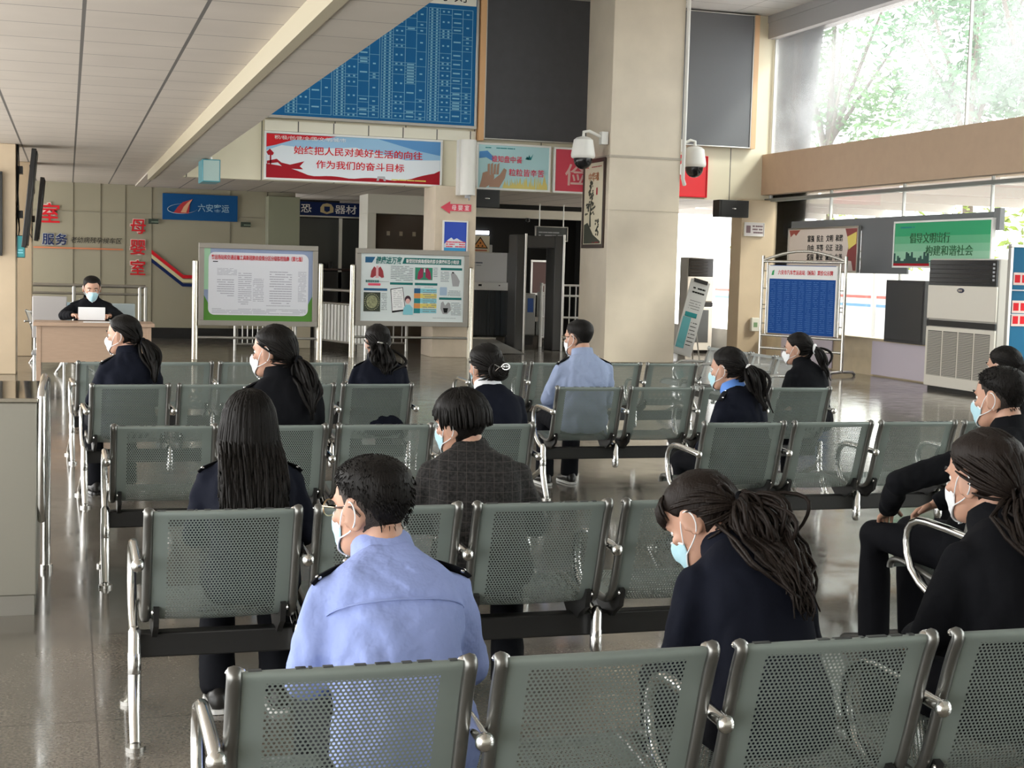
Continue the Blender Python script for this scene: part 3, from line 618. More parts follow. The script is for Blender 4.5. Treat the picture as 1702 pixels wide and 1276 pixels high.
dg = mat('dark_teal_print', (.02, .17, .16), .5); bl = mat('slate_print', (.03, .12, .24), .5)
a = MB(); PL(a, [(.04, .05), (.135, .05), (.105, .135), (.04, .135)]); a.build('heading_block', bl, t, 0)
a = MB(); PL(a, [(.415, .05), (.97, .05), (.97, .14), (.395, .14)]); a.build('heading_bar', dg, t, 0)
for q in ((.28, .50, .42, .455), (.52, .74, .42, .455), (.77, .98, .185, .22), (.76, .98, .63, .665)):
    a = MB(); R4(a, *q); a.build('heading_bar', dg, t, 0)
a = MB(); R4(a, .03, .255, .515, .55); a.build('blue_heading', bl, t, 0)
text('heading', '健康进万家', t, U(.262, 0)[0], -.037, U(0, .095)[1], .135, dg, .46, .02, shear=.2)
text('heading', '新型冠状病毒感染的肺炎健康科普小知识', t, U(.69, 0)[0], -.040, U(0, .097)[1], .075, white, .96, .015)
def lungs(u, v, s, y=-.040):
    m = MB()
    for sg in (-1, 1): PL(m, [(u + sg * .012 * s, v - .06 * s), (u + sg * .03 * s, v - .085 * s), (u + sg * .055 * s, v - .02 * s), (u + sg * .065 * s, v + .075 * s), (u + sg * .045 * s, v + .085 * s), (u + sg * .012 * s, v + .05 * s)], y, -.034)
    return m
lungs(.155, .275, 1).build('lungs', mat('lung_red', (.33, .03, .04), .5), t, 0)
a = MB(); PL(a, [(.145, .18), (.165, .18), (.17, .36), (.14, .36)]); a.build('windpipe', mat('pale_pink', (.72, .45, .47), .5), t, 0)
a = MB(); R4(a, .52, .69, .19, .375, -.034); a.build('picture_field', mat('picture_green', (.02, .24, .14), .5), t, 0)
lungs(.61, .28, 1.05).build('lungs', mat('lung_plum', (.30, .015, .07), .5), t, 0)
a = MB(); R4(a, .605, .617, .20, .26, -.041); a.build('windpipe', pale, t, 0)
text('label', '新型冠状病毒', t, U(.11, 0)[0], -.036, U(0, .41)[1], .05, dg, .24, .012)
a = MB(); a.prism(rrect(U(.07, 0)[0], U(.19, 0)[0], U(0, .475)[1], U(0, .44)[1], .015), -.036, -.033); a.build('pink_pill', pink, t, 0)
a = MB(); R4(a, .03, .19, .575, .86, -.034); a.build('virus_field', mat('virus_dark', (.03, .04, .025), .5), t, 0)
a = MB(); c0 = U(.11, .715); a.prism([(c0[0] + .10 * math.cos(k * .2618), c0[1] + .115 * math.sin(k * .2618)) for k in range(24)], -.038, -.034)
for k in range(26): q = k * .2417; a.prism([(c0[0] + .125 * math.cos(q) + .012 * math.cos(e), c0[1] + .14 * math.sin(q) + .012 * math.sin(e)) for e in (0, 1.57, 3.14, 4.71)], -.038, -.034)
a.build('virus', mat('virus_olive', (.28, .29, .16), .6, var=.4, vscale=30), t, 0)
a = MB(); PL(a, [(.285, .52), (.405, .49), (.435, .84), (.305, .875)]); a.build('phone_outline', black, t, 0)
a = MB(); PL(a, [(.292, .53), (.40, .50), (.428, .82), (.308, .845)], -.040, -.036); a.build('phone_screen', white, t, 0)
a = MB(); dashes(a, U(.315, 0)[0], U(.40, 0)[0], U(0, .80)[1], U(0, .53)[1], 9, -.0405, .25, 9); a.build('phone_print', greyp, t, 0)
hd = U(.455, .67)
a = MB().prism([(hd[0] + .055 * math.cos(k * .2618), hd[1] + .065 * math.sin(k * .2618)) for k in range(24)], -.040, -.036); a.build('figure_hair', mat('print_hair', (.05, .015, .03), .5), t, 0)
a = MB().prism([(hd[0] + .04 * math.cos(k * .2618), hd[1] - .03 + .045 * math.sin(k * .2618)) for k in range(24)], -.044, -.040); a.build('figure_face', mat('print_face', (.74, .45, .42), .5), t, 0)
a = MB(); PL(a, [(.44, .75), (.475, .75), (.505, .80), (.505, .90), (.41, .90), (.415, .80)], -.042, -.036); a.build('figure_coat', cyan, t, 0)
for k in range(5):
    v = .505 + k * .075; mm = (cyan, yellow, cyan, yellow, cyan)[k]
    a = MB(); R4(a, .575, .735, v, v + .065, -.034); a.build('list_band', mm, t, 0); a = MB(); R4(a, .515, .575, v - .003, v + .07, -.034); a.build('list_icon', (bl, orange, teal, orange, teal)[k], t, 0)
a = MB(); a.prism(rrect(U(.765, 0)[0], U(.835, 0)[0], U(0, .60)[1], U(0, .475)[1], .015), -.036, -.033); a.build('notepad', mat('notepad_blue', (.36, .48, .62), .5), t, 0)
a = MB(); PL(a, [(.87, .27), (.90, .25), (.93, .30), (.96, .38), (.95, .46), (.89, .46), (.88, .36)]); a.build('figure', mat('figure_grey', (.34, .34, .35), .5), t, 0); a = MB(); PL(a, [(.78, .71), (.80, .69), (.82, .75), (.85, .70), (.87, .72), (.88, .82), (.84, .88), (.80, .88), (.775, .80)]); a.build('figure', mat('figure_grey', (.34, .34, .35), .5), t, 0)
a = MB(); PL(a, [(.80, .79), (.85, .79), (.84, .86), (.81, .86)], -.040, -.036); R4(a, .88, .90, .245, .265, -.037); a.build('figure_dark', black, t, 0)
s = MB()
for (u0, u1, v0, v1, rows, sd) in ((.285, .50, .17, .40, 9, 1), (.70, .74, .18, .33, 6, 2), (.77, .855, .24, .40, 7, 3), (.845, .97, .52, .61, 4, 4), (.88, .98, .70, .90, 9, 5), (.20, .255, .58, .84, 10, 6), (.60, .73, .515, .86, 11, 7), (.14, .27, .405, .42, 1, 8), (.54, .70, .475, .49, 1, 9), (.70, .95, .935, .95, 1, 10)):
    a = U(u0, v1); b = U(u1, v0); dashes(s, a[0], b[0], a[1], b[1], rows, -.0365, .34, sd)
s.build('small_print', mat('dim_print', (.22, .25, .27), .6), t, 0)
# ================================================================ screens on the left pillars
for X, Y, zt, zb, th, lab in ((-.52, 20.95, 3.05, 1.72, .10, 'large thin black screen seen edge-on, on the nearer left pillar'), (-.44, 24.6, 2.86, 1.85, .07, 'smaller thin black screen seen edge-on on the farther left pillar')):
    t = thing('wall_screen', lab, 'screen', (X - .05, Y, zb), 0, 'screens hung on the left pillars')
    M = Matrix.Rotation(.10, 4, 'Y'); h = zt - zb
    MB().box(-.03, .035, -.42, .30, 0, h).xf(M).build('panel', black_gloss, t, bevel=.008)
    MB().box(.035, .045, -.40, .28, .03, h - .03).xf(M).build('bezel', black_paint, t)
    for z in (.3 * h, .75 * h): MB().box(-.14, -.02, -.12, .12, z, z + .10).build('wall_bracket', black_paint, t)
    c = MB(); rr = random.Random(2)
    for k in range(4): c.tube([(-.09 + rr.uniform(-.03, .03), -.2 + .05 * k, h * q / 5 + rr.uniform(-.05, .05)) for q in range(7)], .008, 5)
    c.build('cables', black_paint, t)
t = board('info_poster', 'small teal lit panel below the screen on the left pillar', 'poster', -.66, 20.60, 1.58, .11, .30, mat('teal_lit', (.03, .26, .28), .4), black_gloss, fw=.008, depth=.05)
s = MB(); dashes(s, .015, .095, .05, .12, 2, -.003, .5, 4); s.build('small_print', cyan, t, 0)
t = board('info_board', 'dark board edge on the near left pillar at picture edge', 'board', -1.9, 20.58, 1.6, 1.06, 1.12, mat('dark_board', (.05, .04, .03), .4), black_paint, fw=.03, depth=.07)
# ================================================================ steel cabinet at lower left
t = thing('steel_cabinet', 'brushed steel cabinet with polished top at left foreground', 'cabinet', (-1.2, 6.7, 0))
MB().box(0, 1.07, 0, .95, .09, .955).build('body', mat('dull_steel', (.30, .29, .25), .42, .6), t, bevel=.006)
MB().box(.01, 1.06, .01, .94, 0, .09).build('plinth', mat('plinth_steel', (.33, .32, .29), .4, .8), t)
MB().box(-.005, 1.075, .0, .955, .955, .975).build('top', mat('polished_steel', (.55, .53, .48), .06, 1), t, bevel=.004)
MB().tube([(1.1, .98, .80), (1.10, .98, .98), (1.09, .9, 1.0), (1.09, .1, 1.0), (1.09, .02, .98), (1.09, .0, .5), (1.09, .06, .42)], .018, 10).build('side_rail', chrome, t)
MB().cyl((1.10, .98, .03), (1.10, .98, .82), .02, 10).cyl((1.10, .98, 0), (1.10, .98, .03), .03, 12).build('corner_post', chrome, t)
# ================================================================ security check at the back
t = thing('baggage_scanner', 'grey baggage X-ray scanner with dark strip curtain and hazard sign', 'scanner', (7.72, 28.3, 0))
gm = mat('scanner_grey', (.64, .65, .66), .4); gd2 = mat('scanner_dark', (.13, .14, .14), .4)
MB().box(0, .93, .25, 1.6, 1.30, 1.94).build('upper_housing', gm, t, bevel=.02)
MB().box(.93, 1.06, .25, 1.6, .25, 1.94).build('side_panel', gd2, t, bevel=.01)
MB().box(.05, .70, .6, 1.2, 1.94, 2.10).build('top_box', mat('scanner_top', (.56, .57, .56), .4), t, bevel=.01)
MB().box(0, 1.12, 0, .30, 1.17, 1.33).build('tunnel_lintel', white_paint, t, bevel=.006)
MB().box(.93, 1.12, 0, .30, .22, 1.17).build('tunnel_jamb', white_paint, t, bevel=.006)
MB().box(-.1, 0, 0, .30, .22, 1.33).build('tunnel_jamb', white_paint, t)
MB().box(0, .93, .2, 1.6, .22, .27).build('belt', black_paint, t)
cu = MB(); rr = random.Random(1)
for k in range(16): x = k * .058; cu.box(x, x + .054, .06 + rr.uniform(-.012, .012), .07, .25, 1.17)
cu.build('strip_curtain', mat('curtain_dark', (.02, .027, .033), .35), t, 0)
MB().box(0, .93, .09, .12, .25, 1.18).build('curtain_back', black_paint, t, 0)
MB().box(-.1, .62, -.1, .3, .18, .215).build('entry_plate', steel, t)
MB().prism([(-.10, .18), (.62, .18), (.62, .0), (-.5, .0)], -.08, .2).build('base', mat('base_grey', (.28, .28, .28), .5), t)
MB().add([(-.1, -.1, .18), (.60, -.1, .18), (.60, -2.2, .01), (-.6, -1.7, .01)], [(0, 3, 2, 1)]).add([(-.1, -.1, .15), (.60, -.1, .15), (.60, -2.2, .0), (-.6, -1.7, .0)], [(0, 1, 2, 3)]).build('ramp', mat('ramp_rubber', (.34, .34, .33), .35), t, 0)
s = MB().box(.22, .62, .55, .58, 1.94, 2.28); s.build('sign_plate', mat('sign_cream', (.72, .66, .50), .5), t)
MB().prism([(.25, 2.02), (.59, 2.02), (.42, 2.26)], .54, .549).build('warning_triangle', black, t, 0); MB().prism([(.285, 2.04), (.555, 2.04), (.42, 2.225)], .532, .54).build('warning_field', orange, t, 0)
q = MB()
for cx, cz in ((.42, 2.13), (.375, 2.07), (.465, 2.07)): q.prism([(cx + .025 * math.cos(k), cz + .025 * math.sin(k)) for k in (1.57, 3.66, 5.76)], .526, .532)
q.build('radiation_symbol', black, t, 0)
q = MB(); q.rect(.27, .57, 1.965, 1.995, .549); q.build('sign_line', mat('sign_red', (.5, .15, .08), .5), t, 0)
q = MB().tube([(.10 + .06 * math.cos(k * .3), .245, 1.72 + .06 * math.sin(k * .3)) for k in range(18)], .008, 6); dashes(q, .20, .40, 1.70, 1.745, 1, .248, .6, 2); dashes(q, .20, .38, 1.66, 1.68, 1, .248, .5, 3); q.build('maker_mark', mat('maker_ink', (.06, .08, .12), .5), t, 0)
q = MB(); q.rect(.25, .32, 1.25, 1.29, -.001); q.rect(.68, .71, 1.26, 1.28, -.001); q.build('button_marks', black, t, 0)
q = MB().prism([(.97, 1.19), (1.09, 1.19), (1.03, 1.31)], -.006, -.001); q.build('caution_mark', mat('caution_green', (.3, .42, .1), .5), t, 0)
t = thing('metal_detector_gate', 'tall dark grey walk-through metal detector gate beside the scanner', 'detector', (8.51, 27.45, 0))
dgm = mat('gate_grey', (.055, .055, .055), .4)
for x in (.06, .86):
    p = MB().box(x - .07, x + .10, 0, .55, 0, 2.30).build('side_panel', dgm, t, bevel=.015)
    MB().cyl((x + .12, .0, 0), (x + .12, .0, 2.32), .025, 10).build('edge_strip', steel, p)
MB().box(.01, .94, .02, .53, 2.05, 2.285).build('crossbar', dgm, t, bevel=.01)
t = thing('turnstile', 'grey metal ticket turnstile cabinet seen through the detector gate', 'turnstile', (9.24, 29.5, 0))
MB().box(0, .36, 0, 1.2, .2, 1.10).build('cabinet', mat('turnstile_grey', (.33, .34, .33), .35, .5), t, bevel=.03); MB().box(.03, .33, .05, 1.15, 0, .2).build('foot', black_paint, t)
MB().box(.44, .56, -.02, .2, .2, 1.14).build('end_post', white_paint, t, bevel=.02); MB().box(.17, .30, -.012, 0, .70, 1.0).build('screen', mat('blue_screen', (.03, .10, .36), .3), t)
MB().box(.36, .44, .05, .12, .5, .6).build('arm', steel, t)
t = thing('white_railing', 'white-barred barrier railing behind the gate by beige pillar', 'railing', (9.72, 28.9, 0))
for z in (1.30, 1.08, .62, .20): MB().cyl((-.2, 0, z), (.9, 0, z), .022, 8).build('rail', white_paint, t)
b = MB()
for k in range(8): b.cyl((-.13 + k * .14, 0, .2), (-.13 + k * .14, 0, 1.30), .014, 6)
b.build('bars', white_paint, t); MB().cyl((-.2, 0, 0), (-.2, 0, 1.34), .035, 10).cyl((.9, 0, 0), (.9, 0, 1.34), .035, 10).build('post', white_paint, t)
t = board('hanging_plate', 'dark hanging name plate in the dark room behind the gate', 'sign', 9.70, 30.0, 2.24, .75, .32, mat('plate_dark', (.07, .08, .08), .4), steel, fw=.02, depth=.06)
q = MB(); dashes(q, .08, .66, .09, .22, 2, -.003, .4, 5); q.build('small_print', greyp, t, 0)
MB().cyl((.1, .03, .32), (.1, .03, .80), .012).cyl((.65, .03, .32), (.65, .03, .80), .012).build('hanger', steel, t)
t = board('dark_picture', 'reddish framed picture on the dark wall beside the pillar', 'picture', 10.75, 33.52, 1.0, .5, .85, mat('picture_brown', (.16, .06, .045), .4), steel, fw=.05, depth=.06)
t = tag(MB().cyl((0, 0, -.04), (0, 0, .0), .22, 24).build('ceiling_light', mat('lamp_glow', (1, .95, .72), .4, emit=6), None, loc=(10.35, 33.2, 3.05)), 'round lit ceiling lamp in the dark room behind the gate', 'lamp')
MB().tube([(0, 0, -.045), (0, 0, 0.02)], .24, 24, cap=False).build('rim', white_paint, t)
t = tag(MB().box(0, .55, 0, .04, 0, .09).box(0, .55, 0, .04, .13, .22).build('wall_light', mat('white_glow', (.9, .95, 1), .4, emit=2.5), None, loc=(9.45, 34.65, 2.32)), 'white louvred light strip on dark wall above the scanner', 'lamp')
tag(MB().cyl((0, 0, -.05), (0, 0, 0), .05).ell((0, 0, -.06), (.06, .06, .05)).build('ceiling_sensor', black_gloss, None, loc=(9.95, 31.35, 2.77)), 'small dark dome sensor under the cream header beam', 'sensor')
tag(MB().box(0, .42, 0, .3, 0, .72).build('floor_box', mat('cream_box', (.62, .56, .42), .45), None, bevel=.01, loc=(4.0, 27.4, 0)), 'low cream box on the floor behind first notice board', 'box')
# ================================================================ right side: coolers, easel, price board, posters
def cooler(label, X, Y, rz, w, d, h, plain=False):
    """floor-standing cooler: local x along its front, front looks to -y"""
    t = thing('air_conditioner', label, 'air conditioner', (X, Y, 0), rz, 'floor-standing air conditioners')
    ivory = mat('ivory_plastic', (.74, .70, .62), .4); side = mat('ivory_shaded', (.50, .48, .44), .45)  # casing is a darker ivory: the shade on its side is in the colour
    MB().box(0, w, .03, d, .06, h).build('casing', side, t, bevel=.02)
    MB().box(0.02, w - .02, .06, d - .03, 0, .06).build('plinth', black_paint, t)
    MB().box(.0, w, 0, .03, h * .545, h * .80).build('upper_panel', ivory, t, bevel=.01)
    o = MB().box(.02, w - .02, .0, .03, h * .80, h - .02).build('air_outlet', black_gloss, t, bevel=.005)
    l = MB()
    for k in range(5): l.box(.05, w - .15, -.008, .004, h * (.82 + .033 * k), h * (.826 + .033 * k))
    l.build('louvres', black_paint, o, 0)
    if not plain:
        k = MB()
        for q in range(5): k.rect(w - .10, w - .05, h * (.84 + .028 * q), h * (.855 + .028 * q), -.002)
        k.build('buttons', greyp, o, 0)
        e = MB().ell((w * .5, -.004, h * .765), (.09, .01, .035), 20, 8); e.build('badge', mat('badge_navy', (.02, .025, .06), .3), t)
        MB().rect(w * .5 - .05, w * .5 + .05, h * .757, h * .773, -.013).build('badge_text', chrome, t, 0)
    MB().box(.0, w, .005, .03, h * .49, h * .535).build('dark_band', black_paint, t)
    gp = MB().box(0, w, .0, .03, .06, h * .485).build('grille_panel', ivory, t, bevel=.008)
    nb = 1 if plain else 4
    for k in range(nb):
        a = .06 + k * (w - .12) / nb; b = a + (w - .12) / nb - .03
        MB().rect(a, b, .22, h * .455, -.0005, .001).build('intake', mat('intake_dark', (.10, .095, .085), .7) if not plain else gd2, gp, 0)
        s = MB()
        for q in range(30): z = .225 + (h * .455 - .23) * q / 30; s.box(a, b, -.008, -.002, z, z + .012)
        s.build('slats', mat('slat_ivory', (.50, .47, .41), .5) if not plain else gd2, gp, 0)
    return t
cooler('big ivory air conditioner standing in front of the window wall', 12.20, 18.72, rad(-90), 1.66, .46, 1.93)
cooler('grey air conditioner standing in the bright exit past the pillar', 12.05, 27.1, rad(0), .58, .42, 1.95, True)
# A-frame poster stand
t = thing('easel_sign', 'white leaning poster stand with teal picture before the far air conditioner', 'sign', (10.95, 25.3, 0))
M = Matrix.Translation((0, 0, .0)) @ Matrix.Rotation(rad(14), 4, 'Y')
MB().box(0, .40, 0, .03, .12, 1.58).xf(M).build('panel', mat('easel_white', (.55, .56, .56), .5), t, bevel=.005)
MB().rect(.03, .20, .25, .85, -.002, .002).xf(M).build('teal_picture', mat('easel_teal', (.10, .36, .40), .5), t, 0)
MB().rect(.05, .30, .86, .95, -.003, .002).xf(M).build('green_strip', teal, t, 0)
s = MB(); dashes(s, .08, .34, 1.3, 1.46, 2, -.002, .4, 3); dashes(s, .08, .32, 1.0, 1.2, 4, -.002, .16, 6); dashes(s, .22, .36, .3, .8, 7, -.002, .2, 7); s.xf(M).build('small_print', black, t, 0)
for y in (0, .30): MB().tube([(.40, .03, 1.30), (.62, .05 + y, .0)], .014, 8).build('strut', steel, t)
MB().cyl((.37, .02, .78), (.55, .04, .78), .008, 6).build('brace', steel, t); MB().box(.06, .34, -.02, .04, 1.53, 1.60).xf(M).build('clip', black_paint, t)
# price board on a wheeled stand
t = thing('price_board', 'blue price board with white heading on curved steel stand', 'notice board', (11.45, 22.6, 0), rad(-66))
w = 1.72; wr = mat('stand_steel', (.55, .53, .48), .25, .9)
for x in (0, w):
    MB().cyl((x, 0, .05), (x, 0, 1.96), .028, 12).build('post', wr, t)
    MB().tube([(x, -.36, 0.02), (x, -.30, .06), (x, 0, .07), (x, .30, .06), (x, .36, .02)], .025, 10).build('foot', steel, t)
    xx = x + (.10 if x == 0 else -.10); MB().cyl((xx, 0, .62), (xx, 0, 1.86), .016, 10).build('inner_post', wr, t)
    for z in (.8, 1.05, 1.12, 1.4, 1.7): MB().cyl((min(x, xx), 0, z), (max(x, xx), 0, z), .010, 6).build('rung', wr, t)
for z in (.60, .38): MB().cyl((0, 0, z), (w, 0, z), .024, 10).build('cross_bar', wr, t)
MB().tube([(0, 0, 1.86), (w, 0, 1.86)], .024, 10).build('cross_bar', wr, t)
MB().tube([(w * k / 12, 0, 1.88 + .16 * math.sin(math.pi * k / 12)) for k in range(13)], .024, 10).build('arch', wr, t)
MB().box(.14, w - .14, -.02, .02, .64, 1.80).build('panel', mat('price_blue', (.012, .075, .30), .35), t)
MB().box(.14, .17, -.026, .026, .64, 1.80).box(w - .17, w - .14, -.026, .026, .64, 1.80).build('panel_edge', white_paint, t)
MB().rect(.17, w - .17, 1.57, 1.79, -.021, .003).build('heading_strip', white, t, 0)
text('heading', '六安市汽车客运总站（城际）票价公示牌', t, w / 2 + .06, -.026, 1.68, .085, red, 1.14, .012)
MB().prism([(.21, 1.63), (.26, 1.63), (.27, 1.72), (.23, 1.70)], -.027, -.024).build('logo', green, t, 0)
s = MB()
for k in range(9): dashes(s, .20 + k * .15, .31 + k * .15, .68, 1.54, 26, -.0215, .25, 20 + k)
s.build('price_print', mat('price_lines', (.05, .17, .48), .5), t, 0)
# dark backing board and posters on the window wall
t = thing('backing_board', 'long dark grey board behind the posters on the window wall', 'board', (XW - .02, 24.3, 1.70), rad(-90))
MB().box(0, 6.25, 0, .03, .72, .93).box(2.5, 3.95, 0, .03, 0, .72).build('panel', mat('board_grey', (.13, .14, .15), .5), t); MB().box(6.2, 6.35, -.03, .05, .66, .98).build('end_cap', mat('board_end', (.17, .18, .19), .5), t)
t = board('values_poster', 'cream poster of twelve black two-character words on the window wall', 'poster', XW - .10, 24.25, 1.70, 2.5, .80, mat('poster_cream', (.66, .58, .52), .5), steel, rz=rad(-90), fw=.03, depth=.05, group='posters on the window wall')
for r_, row in enumerate((('富强', '民主', '文明', '和谐'), ('自由', '平等', '公正', '法治'), ('爱国', '敬业', '诚信', '友善'))):
    for c_, wd in enumerate(row): text('word', wd, t, .86 + c_ * .335, -.004, .60 - r_ * .165, .125, black, None, .012)
MB().prism([(.04, .76), (.45, .76), (.30, .66), (.22, .70), (.10, .64)], -.004, -.001).build('red_roof', mat('roof_red', (.33, .07, .05), .5), t, 0)
MB().prism([(2.06, .76), (2.46, .76), (2.46, .04), (2.36, .04), (2.3, .2), (2.12, .22), (2.2, .5)], -.004, -.001).build('pillar_print', mat('print_maroon', (.25, .05, .05), .5), t, 0)
MB().prism([(2.14, .62), (2.44, .70), (2.44, .50), (2.2, .40)], -.006, -.004).build('gold_print', yellow, t, 0)
s = MB(); dashes(s, .35, 1.1, .05, .10, 1, -.003, .6, 3); s.build('small_print', mat('print_brown', (.2, .14, .10), .5), t, 0)
t = board('travel_poster', 'green poster of city skyline with two lines of dark characters', 'poster', XW - .10, 20.65, 1.80, 2.62, .74, mat('poster_green', (.05, .36, .17), .4), white_paint, rz=rad(-90), fw=.03, depth=.05, group='posters on the window wall')
for k in range(4): MB().rect(.03, 2.59, .03, .50 - k * .12, -.001 - k * .001, .001).build('pale_field', mat('field_green_%s' % 'abcd'[k], (.10 + .09 * k, .42 + .06 * k, .22 + .08 * k), .4), t, 0)
text('slogan', '倡导文明出行', t, 1.02, -.008, .47, .17, mat('slogan_green', (.02, .13, .05), .5), 1.1, .005)
text('slogan', '构建和谐社会', t, 1.55, -.008, .27, .17, MATS['slogan_green'], 1.25, .005)
sk = [(.03, .03)]; rr = random.Random(6); x = .03
while x < 1.02:
    h = rr.choice((.08, .11, .13, .16, .20, .22)); sk += [(x, .03 + h), (x + .045, .03 + h)]; x += .05
sk += [(1.04, .03)]
MB().prism(sk, -.007, -.004).build('skyline', mat('skyline_green', (.01, .07, .06), .5), t, 0); MB().rect(.03, 1.05, .03, .07, -.008).build('red_strip', dkred, t, 0)
s = MB(); dashes(s, .9, 2.2, .09, .12, 1, -.006, .6, 3); dashes(s, .15, .6, .62, .66, 1, -.003, .6, 4); s.build('small_print', teal, t, 0)
# dark panel in front of the low window, pale sheets on the dado
tag(MB().box(0, 1.12, 0, .10, 0, 1.0).box(.04, 1.08, -.01, 0, .04, .96).build('dark_screen', mat('matt_dark', (.035, .035, .037), .5), None, bevel=.01, loc=(XW - .14, 20.75, .60), rz=rad(-90)), 'tall dark panel on the sill between window gap and air conditioner', 'panel')
for y, lab in ((21.28, 'large pale lilac sheet fixed to dado beside the big air conditioner'), (24.5, 'pale lilac sheet fixed to dado behind the price board')):
    tag(MB().box(0, 1.9, 0, .02, 0, .56).build('lilac_sheet', mat('lilac_sheet', (.56, .50, .56), .5), None, bevel=.003, loc=(XW - .03, y, .02), rz=rad(-90)), lab, 'panel', 'lilac sheets on the dado')
t = tag(MB().box(0, .16, 0, .08, 0, .26).build('socket_box', mat('box_ivory', (.6, .58, .5), .4), None, bevel=.01, loc=(12.5, 25.05, .55)), 'small ivory switch box on the corner pillar', 'box')
MB().rect(.04, .12, .08, .17, -.001).build('display', mat('box_green', (.15, .25, .12), .4), t, 0)
t = board('small_notice', 'small white notice with black print on the corner pillar', 'notice', 12.30, 25.12, 2.36, .42, .26, mat('notice_white', (.60, .56, .55), .5), offwhite, fw=.01, depth=.03)
s = MB().rect(.04, .13, .06, .20, -.002); dashes(s, .17, .39, .04, .22, 3, -.002, .5, 2); s.build('small_print', mat('print_plum', (.15, .09, .10), .5), t, 0)
t = board('blue_notice_board', 'blue board with red certificates at the right picture edge', 'notice board', 11.55, 15.9, .5, 1.3, 1.60, mat('notice_blue', (.02, .13, .25), .45), steel, fw=.04, depth=.05)
for z in (.55, .72, 1.08):
    q = MB().rect(.06, .30, z, z + .16, -.004, .004); q.build('certificate', mat('cert_white', (.70, .55, .52), .5), t, 0)
    q = MB().rect(.08, .16, z + .03, z + .13, -.009).rect(.19, .26, z + .03, z + .13, -.009); q.build('certificate_print', red, t, 0)
for z in (.74, 1.05): MB().rect(.04, 1.26, z - .045, z - .03, -.004, .01).build('ledge', ltgrey, t, 0)
for x in (.1, 1.2): MB().cyl((x, .03, -.5), (x, .03, .02), .025).build('post', steel, t)
# ================================================================ outside, beyond the window wall
t = thing('canopy', 'pale pinkish platform canopy on thin posts outside the low window', 'canopy', (15.5, 12, 0))
MB().box(0, 5.5, 0, 26, 3.5, 3.62).build('roof', mat('canopy_pink', (.70, .58, .56), .6), t)
for k in range(9): MB().box(0, 5.5, k * 3.2, k * 3.2 + .14, 3.30, 3.5).build('rafter', mat('rafter_white', (.72, .68, .66), .5), t)
for k in range(9): MB().cyl((5.3, k * 3.2 + .07, -.15), (5.3, k * 3.2 + .07, 3.3), .07, 10).build('post', white_paint, t)
t = thing('striped_wall', 'white outside wall with red and blue stripes seen through low window', 'wall', (21.5, 12, -.15))
MB().box(0, .2, 0, 34, 0, 2.0).build('panel', white_paint, t)
MB().box(-.01, 0, 0, 34, 1.22, 1.30).build('red_stripe', mat('stripe_red', (.55, .08, .06), .5), t); MB().box(-.01, 0, 0, 34, .98, 1.06).build('blue_stripe', mat('stripe_blue', (.10, .28, .50), .5), t)
def leaf_cloud(mb, c, r, n, s, rr):
    for _ in range(n):
        d = Vector((rr.gauss(0, 1), rr.gauss(0, 1), rr.gauss(0, 1))).normalized() * (rr.random() ** .4); p = Vector((c[0] + d.x * r[0], c[1] + d.y * r[1], c[2] + d.z * r[2]))
        a = Vector((rr.gauss(0, 1), rr.gauss(0, 1), rr.gauss(0, 1))).normalized(); b = a.orthogonal().normalized(); k = s * rr.uniform(.6, 1.3)
        mb.add([p - a * k, p + b * k * .45, p + a * k, p - b * k * .45], [(0, 1, 2, 3)])
leafm = [mat('leaf_green', (.10, .22, .06), .6, var=.4, vscale=1.2), mat('leaf_dark', (.07, .17, .07), .6, var=.35, vscale=1.2), mat('leaf_yellow', (.24, .30, .06), .6, var=.3, vscale=1.5)]
bark = mat('bark', (.12, .09, .07), .8, bump=.4, bscale=14)
def tree(X, Y, h, base, w, label, mi, sd):
    rr = random.Random(sd); t = thing('tree', label, 'tree', (X, Y, -.15), 0, 'trees beyond the upper window')
    tk = MB().tube([(0, 0, 0), (.1, 0, base * .5), (0, .1, base), (.1, .2, h * .8)], [.22, .18, .15, .05], 10); br = []
    for k in range(6):
        a = k * 1.05 + rr.uniform(-.3, .3); e = Vector((math.cos(a) * w * .6, math.sin(a) * w * .6, base + (h - base) * rr.uniform(.25, .8)))
        tk.tube([(0, .1, base * rr.uniform(.85, 1.0)), e * .5 + Vector((0, 0, base * .5)), e], [.10, .07, .03], 7); br.append(e)
    tk.build('trunk', bark, t, 60); lf = MB()
    for k in range(26):
        a = rr.uniform(0, 6.28); q = rr.random() ** .5 * w; z = base + (h - base) * rr.uniform(.05, 1); s = .55 + .45 * math.sin(math.pi * (z - base) / (h - base))
        leaf_cloud(lf, (math.cos(a) * q * s, math.sin(a) * q * s, z), (w * .42, w * .42, w * .36), 170, .17, rr)
    tag(lf.build('crown', leafm[mi], t, 0), None)
for a in ((26, 46.5, 15, 6.6, 3.6, 'leafy tree seen at left edge of the upper window', 0, 1), (28, 41, 14, 6.6, 3.2, 'second tree from the left beyond the upper window', 1, 2), (25, 33.5, 12.6, 5.6, 3.0, 'broad tree in the middle of the upper window', 1, 3), (31, 38, 11.5, 5.6, 2.4, 'low pale tree rising above the brown beam outside', 0, 4), (28.5, 30.5, 12.8, 7.4, 2.4, 'sparse tree at right part of the upper window', 1, 5), (27, 24.6, 12.6, 8.4, 1.8, 'thin tree at right edge of the upper window', 0, 6)): tree(*a)
hg = MB(); rr = random.Random(9)
for k in range(40): leaf_cloud(hg, (24 + rr.uniform(-.4, .4), 13 + k * .9, rr.uniform(1.9, 3.6)), (.8, .8, .8), 60, .16, rr)
tag(hg.build('hedge', leafm[2], None, 0), 'yellow-green hedge behind the striped wall outside', 'hedge')
